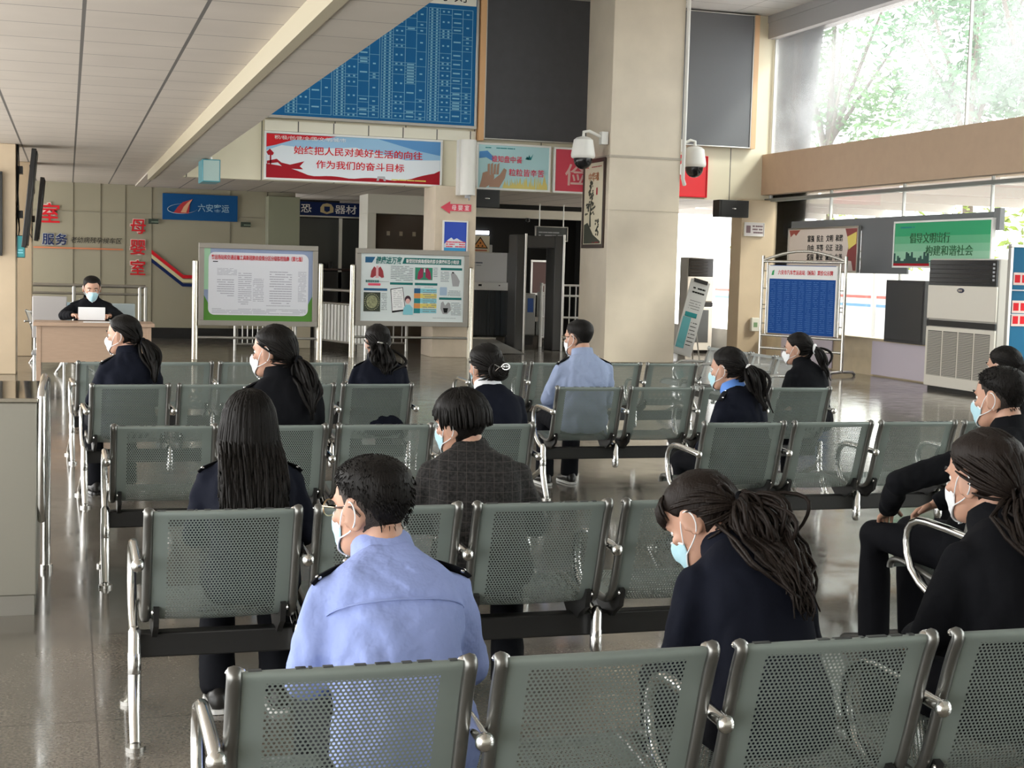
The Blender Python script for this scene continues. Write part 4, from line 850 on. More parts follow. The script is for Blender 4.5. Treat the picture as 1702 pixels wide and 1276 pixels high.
# ================================================================ people
skin = mat('skin', (.50, .285, .20), .5, bump=.05, bscale=120); MATS['skin'].node_tree.nodes['Principled BSDF'].inputs['Subsurface Weight'].default_value = .12
MATS['skin'].node_tree.nodes['Principled BSDF'].inputs['Subsurface Radius'].default_value = (.02, .008, .004)
hair_m = mat('black_hair', (.0075, .0065, .006), .5, spec=.13, bump=.35, bscale=60, stretch=(3, 3, .4))
hair_b = mat('brown_black_hair', (.014, .0095, .0075), .5, spec=.16, bump=.35, bscale=60, stretch=(3, 3, .4))
fade = mat('cropped_hair', (.028, .020, .016), .75, bump=.5, bscale=260)
navy_c = mat('navy_uniform_cloth', (.0065, .008, .015), .9, spec=.12, bump=.35, bscale=26, var=.12, vscale=4)
black_c = mat('black_uniform_cloth', (.006, .0065, .0085), .9, spec=.12, bump=.35, bscale=26, var=.12)
shirt_b = mat('blue_shirt_cloth', (.26, .325, .61), .8, spec=.2, bump=.8, bscale=9, bdist=.03, var=.04); shirt_p = mat('pale_blue_shirt_cloth', (.28, .34, .50), .8, spec=.2, bump=.7, bscale=9, bdist=.03, var=.04)
trous = mat('dark_trousers_cloth', (.007, .0075, .010), .9, spec=.12, bump=.25, bscale=20)
mask_b = mat('mask_blue', (.42, .66, .74), .75); mask_w = mat('mask_white', (.78, .80, .82), .75)
shoe_k = mat('black_leather', (.015, .014, .013), .35); shoe_w = mat('white_shoe_leather', (.70, .70, .68), .5); sole_w = mat('white_sole', (.62, .62, .60), .6)
silver = mat('silver', (.8, .8, .8), .2, 1); eye_w = mat('eye_white', (.75, .74, .72), .2); eye_k = mat('iris_dark', (.02, .012, .008), .1)
collar_w = mat('white_collar', (.75, .76, .80), .7); collar_b = mat('bright_blue_collar', (.10, .25, .68), .7)
plaid = grid_mat('plaid_tweed', (.014, .013, .013), (.05, .044, .04), .034, .034, .0016, .0016, .9, axes='XZ', var=.3, speck=.75)
def remesh(mb, voxel, it=3, disp=0, seed=0, fac=.5):
    me = bpy.data.meshes.new('tmp'); me.from_pydata(mb.v, [], mb.f); o = bpy.data.objects.new('tmp', me); COL.objects.link(o)
    r = o.modifiers.new('r', 'REMESH'); r.mode = 'VOXEL'; r.voxel_size = voxel; s = o.modifiers.new('s', 'SMOOTH'); s.factor = fac; s.iterations = it
    dg = bpy.context.evaluated_depsgraph_get(); ev = o.evaluated_get(dg); m2 = bpy.data.meshes.new_from_object(ev)
    out = MB(); out.v = [tuple(v.co) for v in m2.vertices]; out.f = [tuple(p.vertices) for p in m2.polygons]; out.m = [0] * len(out.f)
    bpy.data.objects.remove(o); bpy.data.meshes.remove(me); bpy.data.meshes.remove(m2)
    if disp:
        for i, v in enumerate(out.v):
            p = Vector(v); n = .7 * noise.noise(Vector((p.x * 9, p.y * 9, p.z * 5)) + Vector((seed, 0, 0))) + .45 * (1 - abs(noise.noise(Vector((p.x * 13 + p.z * 5, p.y * 13, p.z * 9 - p.x * 6)) + Vector((0, seed, 0)))) * 4)
            out.v[i] = tuple(p + Vector((n, n * .8, n * .3)) * disp)
    return out
HR = [(-.118, .012, .070, .045), (-.112, .028, .088, .025), (-.10, .040, .095, .005), (-.085, .048, .096, -.015), (-.06, .0555, .0955, -.04), (-.03, .063, .096, -.068), (0, .0705, .0935, -.088), (.03, .0755, .0965, -.099), (.058, .0765, .092, -.101), (.083, .070, .076, -.090), (.103, .050, .048, -.064), (.113, .027, .018, -.036), (.1165, .006, -.004, -.014)]
def HS(az, z):
    """head surface: az 0 is the face, +90 deg its own left (-x)"""
    z = max(HR[0][0], min(HR[-1][0], z))
    for i in range(len(HR) - 1):
        if z <= HR[i + 1][0]: break
    a, b = HR[i], HR[i + 1]; t = (z - a[0]) / (b[0] - a[0]); hw, yf, yb = (a[k] + (b[k] - a[k]) * t for k in (1, 2, 3))
    return Vector((-hw * math.sin(az), (yf + yb) / 2 + (yf - yb) / 2 * math.cos(az), z))
def head_prims(mb, M, ears=True):
    n0 = len(mb.v); mb.loft([[HS(2 * math.pi * k / 28, r[0]) for k in range(28)] for r in HR])
    mb.loft([[Vector((x * w, y, z)) for x, y in ((-1, yb), (0, yf), (1, yb), (0, yb - .02))] for z, w, yb, yf in ((.018, .006, .086, .098), (-.005, .008, .088, .105), (-.025, .013, .088, .117), (-.035, .018, .086, .119), (-.042, .012, .086, .100))])
    mb.ell((0, .090, -.066), (.024, .012, .007), 10, 6).ell((0, .088, -.078), (.020, .011, .007), 10, 6)
    for sg in (-1, 1):
        mb.ell((sg * .032, .084, .022), (.024, .012, .007), 10, 6); mb.ell((sg * .045, .072, -.022), (.02, .016, .014), 10, 6)
        if ears:
            E = Matrix.Translation((sg * .078, -.008, -.008)) @ Matrix.Rotation(sg * -.45, 4, 'Z') @ Matrix.Rotation(-.15, 4, 'X')
            mb.tube([E @ Vector((0, .022 * math.cos(q), .033 * math.sin(q) - (.004 if math.sin(q) < 0 else 0))) for q in [k * .42 - .9 for k in range(15)]], [.0055] * 13 + [.006, .008], 8)
            mb.ell((0, 0, 0), (.005, .020, .029), 10, 8, M=(E.to_3x3() @ Matrix.Rotation(.2, 3, 'Z')).to_4x4()); mb.v[-74:] = [tuple(Vector(v) + E.translation) for v in mb.v[-74:]] if False else mb.v[-74:]
            k = len(mb.v) - (10 * 7 + 2)
            for i in range(k, len(mb.v)): mb.v[i] = tuple(Vector(mb.v[i]) + E.translation)
    mb.xf(M, n0)
def limb(mb, pts, rs, n=14): mb.tube(pts, rs, n); [mb.ell(p, (r, r, r), 12, 8) for p, r in zip(pts[1:-1], rs[1:-1])]
def bez(pts, n):
    out = []
    for i in range(len(pts) - 1):
        a, b, c, d = (Vector(pts[max(i - 1, 0)]), Vector(pts[i]), Vector(pts[i + 1]), Vector(pts[min(i + 2, len(pts) - 1)]))
        for q in range(n): t = q / n; out.append(.5 * (2 * b + (c - a) * t + (2 * a - 5 * b + 4 * c - d) * t * t + (3 * b - a - 3 * c + d) * t ** 3))
    return out + [Vector(pts[-1])]
TOR = [(-.055, .115, .10, .02), (-.03, .155, .125, .015), (.02, .172, .128, .008), (.09, .168, .118, 0), (.18, .148, .105, -.002), (.28, .150, .106, -.006), (.37, .160, .110, -.010), (.42, .164, .106, -.012), (.46, .161, .098, -.012), (.50, .154, .088, -.012), (.535, .134, .076, -.010), (.565, .098, .066, -.006), (.597, .064, .058, -.002)]
def person(label, px, row, s=.95, body=0, hy=0, hp=0, hr=0, hair='short', top='jacket', topm=None, mask=mask_b, seed=1, wid=1.0, curl=.25, twist_x=0, glasses=False, epau=True, collar=None, face_far=False, hipx=None, hip_y=.30, plane=None, seat=.43, arms=None, shoes=shoe_k, hairm=None, hand_detail=False, side=0, legs_fwd=.0, lean=None, sp=.86, hs=1.07):
    """seated figure: the crown of the head lies on the sight line through px; hips rest on the seat of that row"""
    rr = random.Random(seed); topm = topm or navy_c; hairm = hairm or hair_m
    def geom(le):
        def fr(h):
            n = 14; y = 0; z = 0; x = 0
            for k in range(n):
                a = le + curl * ((h * (k + .5) / n) / .6) ** 2; y += math.sin(a) * h / n; z += math.cos(a) * h / n; x += math.sin(side) * h / n
            a = le + curl * (h / .6) ** 2; return Vector((x, y, z)) * s * sp, Vector((0, math.cos(a), -math.sin(a))), Vector((0, math.sin(a), math.cos(a)))
        p, f, u = fr(.60)
        HM = Matrix.Translation(p) @ Matrix.Rotation(rad(hy - body), 4, 'Z') @ Matrix.Rotation(rad(hr), 4, 'Y') @ Matrix.Rotation(-rad(hp), 4, 'X') @ Matrix.Translation(Vector((0, .030, .108)) * s * hs) @ Matrix.Scale(s * hs, 4)
        return fr, HM
    B = Matrix.Rotation(rad(body), 4, 'Z'); hz = seat + .062 * s
    def crown(le):
        fr, HM = geom(le); c = HM @ Vector((0, -.01, .128)); top_ = max((HM @ HS(a * .5, z)).z for a in range(13) for z in (.03, .06, .09, .11)) + .012 * s
        return B @ Vector((c.x, c.y, 0)), top_ + hz
    best = None
    for k in range(0, 70):
        le = rad(-6 + k) if lean is None else rad(lean); c, z = crown(le); Yc = row + hip_y + c.y; T = at(1, px[0], px[1], Yc)
        if best is None or abs(z - T.z) < best[0]: best = (abs(z - T.z), le, T.x - c.x, z, T.z)
    le = best[1]; hx = best[2] if hipx is None else hipx
    print('person', label[:28], 'lean', round(math.degrees(le)), 'err', round(best[3] - best[4], 3), 'hip x', round(best[2], 2), 'y', round(row + hip_y, 2))
    fr, HM = geom(le); O = Vector((0, 0, hz))
    PM = Matrix.Translation(O)
    def P(v): return v + O
    def tor(mb, inflate=0, hmax=9, hmin=-9, zs=1):
        rings = []
        for h, hw, hd, yo in TOR:
            if h > hmax or h < hmin: continue
            p, f, u = fr(h) if h > 0 else (Vector((0, 0, h * s)), Vector((0, 1, 0)), Vector((0, 0, 1)))
            hw2 = hw * wid * s + inflate; hd2 = hd * s + inflate; ring = []
            for k in range(26):
                a = 2 * math.pi * k / 26; ca, sa = math.cos(a), math.sin(a); e = .82
                ring.append(P(p) + Vector((1, 0, 0)) * hw2 * math.copysign(abs(ca) ** e, ca) + f * (yo * s + hd2 * math.copysign(abs(sa) ** e, sa)))
            rings.append(ring)
        mb.loft(rings)
    def back_y(z):
        bt = None
        for k in range(40):
            h = .62 * k / 39; q, f, u = fr(h); q = P(q)
            for (h0, w0, d0, y0), (h1, w1, d1, y1) in zip(TOR, TOR[1:]):
                if h0 <= h <= h1: t = (h - h0) / (h1 - h0); hd = d0 + (d1 - d0) * t; yo = y0 + (y1 - y0) * t; break
            b = q + f * (yo * s - hd * s - .026)
            if bt is None or abs(b.z - z) < bt[0]: bt = (abs(b.z - z), b.y)
        return bt[1]
    BYT = {}
    def clear_back(p, extra=.0):
        kz = round(p.z * 50)
        if kz not in BYT: BYT[kz] = back_y(kz / 50)
        lim = BYT[kz] - extra + .06 * min(1, abs(p.x) / (.2 * s)) ** 2.5
        if p.z < hz + .56 * s * sp and abs(p.x) < .24 * s and p.y > lim and p.y < lim + .25: p.y = lim
        return p
    arm_pts = []
    for sg in (-1, 1):
        p, f, u = fr(.465); sh = P(p) + Vector((sg * .158 * wid * s, 0, 0)) - f * .01; e0, _, _ = fr(.24)
        if arms: el, wr = (Vector((sg * q[0], q[1], q[2])) for q in arms)
        else:
            el = P(e0) + Vector((sg * .215 * wid * s, .05 + .05 * rr.random(), -.02)); el.z = max(el.z, hz + .14 * s); wr = Vector((sg * (.05 + .03 * rr.random()), el.y + .22, max(hz + .10 * s, .58)))
            d = (el - sh)
            if d.length > .32 * s: el = sh + d.normalized() * .32 * s
            d = wr - el
            if d.length > .27 * s: wr = el + d.normalized() * .27 * s
        arm_pts.append((sg, sh, el, wr))
    leg_pts = []
    for sg in (-1, 1):
        h = Vector((sg * .088 * s, .02, hz + .005)); k = Vector((sg * (.10 + .03 * rr.random()), .44 * s, seat + .075)); a = Vector((sg * (.09 + .03 * rr.random()), .40 * s + legs_fwd + .10 * (rr.random() - .5), .085))
        leg_pts.append((sg, h, k, a))
    # ---- one continuous body
    mb = MB(); tor(mb, -.014)
    p55, f55, u55 = fr(.545); nk = HM @ Vector((0, -.030, -.07)); nk2 = HM @ Vector((0, -.02, -.02))
    mb.tube([P(p55), P(p55 * .5 + nk * .5) if False else P((p55 + nk) * .5) + Vector((0, -.004, .006)), P(nk), P(nk2)], [.062 * s, .054 * s, .055 * s, .05 * s], 16)
    head_prims(mb, PM @ HM)
    for sg, sh, el, wr in arm_pts:
        limb(mb, [sh - Vector((sg * .03, 0, .0)), sh, (sh + el) / 2, el, (el * .6 + wr * .4), wr], [.036 * s, .040 * s, .036 * s, .032 * s, .030 * s, .024 * s])
        d = (wr - el).normalized(); ctr = wr + d * .045 * s; sd = Vector((sg, 0, 0)); sd = (sd - d * sd.dot(d)).normalized(); nn = d.cross(sd)
        mb.loft([[wr + d * t * s + sd * w * s * math.cos(q) + nn * h * s * math.sin(q) for q in [k * .5236 for k in range(12)]] for t, w, h in ((-.01, .023, .018), (.02, .032, .016), (.06, .040, .014), (.085, .039, .012))])
    for sg, h, k, a in leg_pts:
        limb(mb, [h, (h + k) / 2, k, (k * .6 + a * .4), a], [.082 * s, .072 * s, .054 * s, .048 * s, .030 * s]); mb.ell((a.x, a.y + .03, .040), (.026, .085, .022), 12, 8)
    out = remesh(mb, .0085, 3)
    for sg, sh, el, wr in arm_pts:                                   # five fingers on each hand, thumb from the side of the palm
        d = (wr - el).normalized(); sd = Vector((sg, 0, 0)); sd = (sd - d * sd.dot(d)).normalized(); nn = Vector((0, 0, -1)); nn = (nn - d * nn.dot(d)).normalized()
        for i, L in enumerate((.062, .075, .080, .070)):
            b = wr + d * .075 * s + sd * (.030 - .020 * i) * s; m1 = b + (d * .8 + nn * .35) * L * .5 * s; m2 = m1 + (d * .45 + nn * .85) * L * .32 * s; m3 = m2 + (nn * .8 - d * .1) * L * .22 * s
            out.tube([b - d * .02, b, m1, m2, m3], [.009 * s, .009 * s, .0085 * s, .0078 * s, .006 * s], 8)
        b = wr + d * .02 * s - sd * .022 * s; out.tube([b, b + (d * .5 - sd * .7 + nn * .2) * .035 * s, b + (d * .85 - sd * .75 + nn * .4) * .065 * s], [.012 * s, .0105 * s, .008 * s], 8)
    root = out.build('person', skin, None, 180, label=label, cat='person', group=None, loc=(hx, row + hip_y, 0), rz=rad(body))
    H = PM @ HM
    for sg in (-1, 1):
        e = MB().ell((sg * .032, .0745, .003), (.0125, .0125, .0105), 12, 8).xf(H).build('eye', eye_w, root); MB().ell((sg * .031, .0865, .001), (.0055, .002, .0055), 10, 6).xf(H).build('iris', eye_k, e)
        MB().tube([(sg * .016, .1005, .024), (sg * .034, .0985, .029), (sg * .052, .086, .025)], [.003, .004, .0025], 6).xf(H).build('eyebrow', hairm, root)
    # ---- clothing
    jk = MB(); j = .014
    tor(jk, j, .60)
    for sg, sh, el, wr in arm_pts:
        d = (wr - el).normalized()
        limb(jk, [sh - Vector((sg * .04, 0, .0)), sh, (sh + el) / 2, el, (el * .55 + wr * .45), wr - d * .005], [q * s + j for q in (.040, .045, .045, .040, .037, .030)])
    jk = remesh(jk, .012, 4, .014 if 'shirt' in topm.name else .010, seed)
    jo = jk.build('shirt' if 'shirt' in topm.name else 'jacket', topm, root, 180)
    pa, fa, ua = fr(.54); pb, fb, ub = fr(.585)
    cm = collar or topm
    def cring(h, rw, rd, dy): p, f, u = fr(h); return [P(p) + Vector((rw * s * math.cos(q), 0, 0)) + f * (dy + rd * s * math.sin(q)) + u * (-.045 * max(0, math.sin(q)) * s * (1 if h > .56 else .4)) for q in [k * 2 * math.pi / 28 for k in range(28)]]
    MB().loft([cring(.545, .104, .086, -.004), cring(.575, .088, .080, 0), cring(.645, .078, .076, .008), cring(.645, .071, .069, .008), cring(.58, .072, .066, 0)], cap=False).build('collar', cm, jo, 60)
    if epau:
        for sg, sh, el, wr in arm_pts:
            p1, f1, u1 = fr(.552); a = P(p1) + Vector((sg * .092 * wid * s, 0, .006)) + u1 * .012; b = sh + Vector((sg * .028 * s, 0, .048 * s + .012)); b = b - Vector((0, 0, .010)); m_ = (a + b) / 2 + Vector((0, 0, .002))
            e = MB().tube([a, m_, b, b + Vector((sg * .012, 0, -.012))], .024 * s, 10, flat=(1, .28), up=tuple(f1)).build('epaulette', black_c, jo, 60)
            MB().ell(a * .85 + b * .15 + Vector((0, -.006, .014)), (.007, .007, .005), 8, 6).build('button', silver, e)
            MB().ell(b + Vector((0, -.012, .007)), (.008, .006, .006), 8, 6).build('insignia', silver, e)
    if topm is shirt_b:
        h = .405; q, f, u = fr(h); (h0, w0, d0, y0), (h1, w1, d1, y1) = TOR[6], TOR[7]; t = (h - h0) / (h1 - h0); pts = []
        for k in range(21):
            a = math.pi * (1.06 + .88 * k / 20); ca, sa = math.cos(a), math.sin(a)
            pts.append(P(q) + Vector(((w0 + (w1 - w0) * t) * wid * s + j, 0, 0)) * math.copysign(abs(ca) ** .82, ca) + f * (y0 * s + (d0 * s + j + .0035) * math.copysign(abs(sa) ** .82, sa)))
        MB().tube(pts, .0028, 6).build('yoke_seam', topm, jo)
    tr = MB(); rings_t = MB()
    tr.ell((0, .03, hz - .0), (.178 * s * wid, .145 * s, .085 * s), 18, 10)
    for sg, h, k, a in leg_pts: limb(tr, [h + Vector((0, .0, 0)), (h + k) / 2, k, (k * .6 + a * .4), a + Vector((0, .0, -.028))], [q * s + .012 for q in (.084, .074, .058, .057, .056)])
    remesh(tr, .014, 3, .004, seed + 5).build('trousers', trous, root, 180)
    for sg, h, k, a in leg_pts:
        S = Matrix.Translation((a.x, a.y, 0)); sh_ = MB()
        sh_.loft([[Vector((w * math.cos(q), y + .0, z0 + (z1 - z0) * (.5 + .5 * math.sin(q)))) for q in [kk * math.pi / 8 for kk in range(16)]] for y, w, z0, z1 in ((-.075, .012, .02, .05), (-.065, .032, .008, .085), (-.03, .038, .006, .098), (.02, .039, .006, .095), (.07, .043, .006, .068), (.12, .045, .006, .058), (.16, .036, .008, .048), (.178, .014, .014, .036))]).xf(S)
        so = sh_.build('shoe', shoes, root, 60)
        MB().loft([[Vector((w * math.cos(q), y, .002 + (.016 if math.sin(q) > 0 else 0))) for q in [kk * math.pi / 8 + .01 for kk in range(16)]] for y, w in ((-.08, .015), (-.068, .036), (-.02, .041), (.07, .046), (.12, .048), (.165, .036), (.183, .012))]).xf(S).build('sole', sole_w if shoes is not shoe_k or face_far else shoe_k, so, 60)
    # ---- mask with ear loops
    if mask:
        m = MB(); nu, nv = 25, 11; front = []; back = []
        for jv in range(nv):
            v = jv / (nv - 1); row_f = []
            for iu in range(nu):
                u = -1 + 2 * iu / (nu - 1); au = abs(u); zt = -.012 - .030 * au ** 2; zb = -.120 + .052 * au ** 2.2; z = zt + (zb - zt) * v
                p = HS(rad(68) * u, max(z, -.117)); c = Vector((0, .0, z)); d = (p - c); d.z = 0; d.normalize()
                bul = .006 + .024 * max(0, 1 - au * 1.8) * math.exp(-((z + .035) / .035) ** 2) + .010 * max(0, 1 - au) * math.sin(math.pi * v) + (.0022 if jv % 3 == 1 else 0) * (1 - au)
                if z < -.09: p.y = max(p.y, .085 - .03 * au)
                q = p + d * bul; q.z = z; row_f.append(q)
            front.append(row_f)
        for rw in front: m.v += [tuple(q) for q in rw]
        for rw in front: m.v += [tuple(q - Vector((q.x, q.y, 0)).normalized() * .003) for q in rw]
        n1 = nu * nv
        for jv in range(nv - 1):
            for iu in range(nu - 1):
                a = jv * nu + iu; m.f.append((a, a + 1, a + nu + 1, a + nu)); m.m.append(0); m.f.append((n1 + a, n1 + a + nu, n1 + a + nu + 1, n1 + a + 1)); m.m.append(0)
        for a, b in [(k, k + 1) for k in range(nu - 1)] + [(n1 - nu + k + 1, n1 - nu + k) for k in range(nu - 1)] + [((k + 1) * nu, k * nu) for k in range(nv - 1)] + [(k * nu + nu - 1, k * nu + 2 * nu - 1) for k in range(nv - 1)]:
            m.f.append((b, a, n1 + a, n1 + b)); m.m.append(0)
        mo = m.xf(H).build('face_mask', mask, root, 60)
        b = MB(); b.tube(front[0], .0028, 6).tube(front[-1], .0022, 6).xf(H).build('mask_edge', mask_w, mo)
        for sg in (0, -1):
            sx = -1 if sg == -1 else 1; A = front[0][-1 if sx < 0 else 0]; Z_ = front[-1][-1 if sx < 0 else 0]
            loop = bez([A, Vector((sx * .080, .020, .004)), Vector((sx * .083, -.006, .024)), Vector((sx * .089, -.026, .006)), Vector((sx * .085, -.022, -.022)), Vector((sx * .074, .004, -.046)), Z_], 5)
            MB().tube(loop, .0018, 6).xf(H).build('ear_loop', mask_w, mo)
    if glasses:
        gm_ = mat('gold_wire', (.45, .36, .22), .3, 1); go = MB()
        for sg in (-1, 1):
            go.tube([(sg * .034 + .025 * math.cos(k * .3307), .112 - .006 * abs(math.cos(k * .33)), .0 + .020 * math.sin(k * .3307)) for k in range(20)], .0016, 6)
            go.tube([(sg * .059, .108, .006), (sg * .074, .085, .008), (sg * .082, .02, .008), (sg * .083, -.01, .012), (sg * .080, -.035, -.006)], .0018, 6)
        go.tube([(-.010, .116, .004), (0, .120, .007), (.010, .116, .004)], .0016, 6); gob = go.xf(H).build('glasses', gm_, root)
        for sg in (-1, 1): MB().tube([(sg * .082, .045, .008), (sg * .083, -.01, .013), (sg * .081, -.036, -.008)], .0028, 6).xf(H).build('temple_tip', mat('brown_tip', (.06, .03, .02), .4), gob)
    # ---- hair
    male = hair in ('short', 'fade'); NA = 56; NR = 12
    def hl(az):                                                      # hairline height over azimuth (deg)
        a = abs((az + 180) % 360 - 180)
        tb = {'short': [(0, .074), (38, .076), (58, .050), (72, .030), (84, .005), (96, .020), (108, .010), (122, -.04), (150, -.068), (180, -.072)],
              'fade': [(0, .078), (40, .080), (58, .056), (74, .044), (90, .030), (110, .012), (130, -.02), (155, -.045), (180, -.05)],
              'bob': [(0, .055), (35, .050), (60, .028), (75, -.010), (90, .012), (105, -.02), (125, -.075), (180, -.085)]}.get(hair, [(0, .072), (35, .074), (60, .050), (76, .022), (90, .026), (105, -.004), (125, -.05), (150, -.078), (180, -.085)])
        for (a0, z0), (a1, z1) in zip(tb, tb[1:]):
            if a <= a1: return z0 + (z1 - z0) * (a - a0) / (a1 - a0)
        return tb[-1][1]
    vol = {'short': .011, 'fade': .011, 'bob': .020, 'long': .014, 'bun': .012}.get(hair, .012)
    def cap(mb, hlf, thick, rough, seed_):
        apex = Vector((0, -.006, .1165 + thick)); rows_ = []
        for jr in range(1, NR + 1):
            t = jr / NR; ring = []
            for ia in range(NA):
                az = 2 * math.pi * ia / NA; zl = hlf(math.degrees(az)); z = .1155 - (.1155 - zl) * (1 - math.cos(t * math.pi / 2)) ** .9
                p = HS(az, z); d = (p - Vector((0, -.006, .0))).normalized(); k = thick * (1 - .72 * max(0, t - .72) / .28) * (1 + rough * noise.noise(Vector((math.cos(az) * 5, math.sin(az) * 5, z * 16 + seed_))))
                ring.append(p + d * k)
            rows_.append(ring)
        o = len(mb.v); mb.v.append(tuple(apex))
        for q in rows_: mb.v += [tuple(p) for p in q]
        for ia in range(NA):
            k = (ia + 1) % NA; mb.f.append((o, o + 1 + ia, o + 1 + k)); mb.m.append(0)
            for jr in range(NR - 1): a = o + 1 + jr * NA; mb.f.append((a + ia, a + NA + ia, a + NA + k, a + k)); mb.m.append(0)
        inner = [HS(2 * math.pi * ia / NA, hlf(360 * ia / NA)) * .97 for ia in range(NA)]; b = len(mb.v); mb.v += [tuple(p) for p in inner]; a = o + 1 + (NR - 1) * NA
        for ia in range(NA): k = (ia + 1) % NA; mb.f.append((a + ia, b + ia, b + k, a + k)); mb.m.append(0)
    hm = MB()
    if hair == 'fade':
        fm = MB(); lo = dict(short=0); cap(fm, lambda a: min(hl(a), hl(a) - .0) if False else {True: .078}.get(abs((a + 180) % 360 - 180) < 40, None) or (lambda q: (.058 if q < 58 else .036 if q < 74 else .012 if q < 86 else .022 if q < 100 else -.03 if q < 118 else -.066 if q < 140 else -.078))(abs((a + 180) % 360 - 180)), .0055, .1, seed); fm.xf(H).build('cropped_sides', fade, root, 180)
    cap(hm, hl, vol, .30 if not male else .12, seed)
    C0 = Vector((0, -.006, .012)); RX = (.0765 + vol, .0985 + vol, .1045 + vol)
    def sph(d): return C0 + Vector((d.x * RX[0], d.y * RX[1], d.z * RX[2]))
    def strand_to(az0, z0, target, r, lift=.003):
        p0 = HS(az0, z0) - C0; d0 = Vector((p0.x / RX[0], p0.y / RX[1], p0.z / RX[2])).normalized(); t0 = target - C0; d1 = Vector((t0.x / RX[0], t0.y / RX[1], t0.z / RX[2])).normalized(); pts = []
        for k in range(9):
            d = d0.slerp(d1, k / 8) if d0.dot(d1) > -.99 else d0; q = sph(d) + d * lift
            pts.append(q)
        return pts
    far = 1 if row < 8 else .55
    wig = lambda a: Vector((rr.uniform(-a, a), rr.uniform(-a, a), rr.uniform(-a, a)))
    def tail(tie, dirv, L, n, spread, wave_, r0=.006, body_y=None, seed2=0, fwd=0):
        """a hanging tail of strand clumps, gravity along -z of the room"""
        T = H @ tie; D0 = (H.to_3x3() @ dirv).normalized(); D0.z = min(D0.z, .15); D0.normalize(); mbt = MB(); q = random.Random(seed + seed2)
        for _ in range(int(n * far)):
            o = Vector((q.gauss(0, 1), q.gauss(0, 1), q.gauss(0, .6))) * spread; l = L * q.uniform(.72, 1.05); ph = q.uniform(0, 6.28); pts = []
            for k in range(13):
                t = k / 12; p = T + D0 * (.075 * s * math.sin(min(t * 2.2, 1.57))) + Vector((0, 0, -1)) * l * max(0, t - .06) ** 1.25 + o * (.35 + .65 * math.sin(math.pi * min(t * 1.15, 1)) * 1.3)
                p += Vector((math.sin(ph + t * 11), math.cos(ph + t * 9), 0)) * wave_ * t + Vector((0, fwd * t, 0)); pts.append(clear_back(p, .005 + .02 * abs(o.y) / spread))
            mbt.tube(pts, [r0 * (.7 + .6 * math.sin(math.pi * min(1, k / 12 + .1))) * (1.0 if k < 11 else .5) + .001 for k in range(13)], 6)
        return mbt
    if hair.startswith('tail') or hair == 'bun' or hair == 'clip':
        tie = Vector((0, -.113, {'tail_low': -.045, 'tail_wavy': -.045, 'tail_curly': -.02, 'bun': -.015, 'clip': -.03}.get(hair, .0)))
        for _ in range(int(150 * far)):
            az = rr.uniform(-math.pi, math.pi); z0 = hl(math.degrees(az)) + rr.uniform(-.003, .10); hm.tube(strand_to(az, min(z0, .110), tie, 0, rr.uniform(.000, .004)), [.002] + [.0042] * 7 + [.003], 5)
    elif hair == 'long':
        for _ in range(int(130 * far)):
            az = rr.uniform(rad(50), rad(310)); pts = [sph(Vector((-math.sin(az) * math.sin(k), math.cos(az) * math.sin(k), math.cos(k)))) for k in [rr.uniform(.05, .4) + q * .21 for q in range(8)]]
            hm.tube(pts, [.002] + [.0045] * 6 + [.003], 5)
    elif hair == 'bob':
        for _ in range(int(230 * far)):
            az = rr.uniform(0, 6.28); k0 = rr.uniform(.03, .5); zl = hl(math.degrees(az)); pts = [];
            for q in range(10):
                a = k0 + (1.5 - k0) * q / 7; d = Vector((-math.sin(az) * math.sin(min(a, 1.6)), math.cos(az) * math.sin(min(a, 1.6)), math.cos(min(a, 1.6)))); p = sph(d)
                if q > 6: p = pts[-1] + Vector((0, 0, -.018)) - Vector((p.x, p.y, 0)).normalized() * .003
                if p.z < zl - .012: break
                pts.append(p + d * rr.uniform(0, .004))
            if len(pts) > 2: hm.tube(pts, [.002] + [.0048] * (len(pts) - 2) + [.0015], 5)
    else:
        for _ in range(900 if row < 6 else 0):
            az = rr.uniform(0, 6.28); z0 = rr.uniform(hl(math.degrees(az)) + .004, .116); p = HS(az, z0); d = (p - C0).normalized(); p = p + d * (vol * .86)
            e = p + d * .0035 + Vector((rr.uniform(-.004, .004), .006 if z0 > .07 else -.002, -.009 if z0 < .085 else .001)); hm.tube([p, (p + e) / 2 + d * .001, e], [.0014, .0013, .0004], 4)
    ho = hm.xf(H).build('hair', hairm, root, 180)
    if hair.startswith('tail'):
        curly = hair in ('tail_curly', 'tail_wavy'); tail(tie + Vector((0, -.012, 0)), Vector((.0, -1, .12)), {'tail_curly': .27, 'tail_low': .30, 'tail_wavy': .34}.get(hair, .27) * s, 46 if not curly else 210, .022 if not curly else .036, .004 if not curly else .017, .0075 if not curly else .0036).build('ponytail', hairm, ho, 180)
        hc = {'tail_white': white, 'tail_scrunchie': mask_w}.get(hair, black_c); TM = H @ Matrix.Translation(tie + Vector((0, -.016, 0)))
        rg = .030 if hair == 'tail_scrunchie' else .024
        MB().tube([(rg * math.cos(k * .3927), -.004, rg * math.sin(k * .3927)) for k in range(17)], .011 if hair == 'tail_scrunchie' else .008, 8).xf(TM).build('hair_tie', hc, ho, 60)
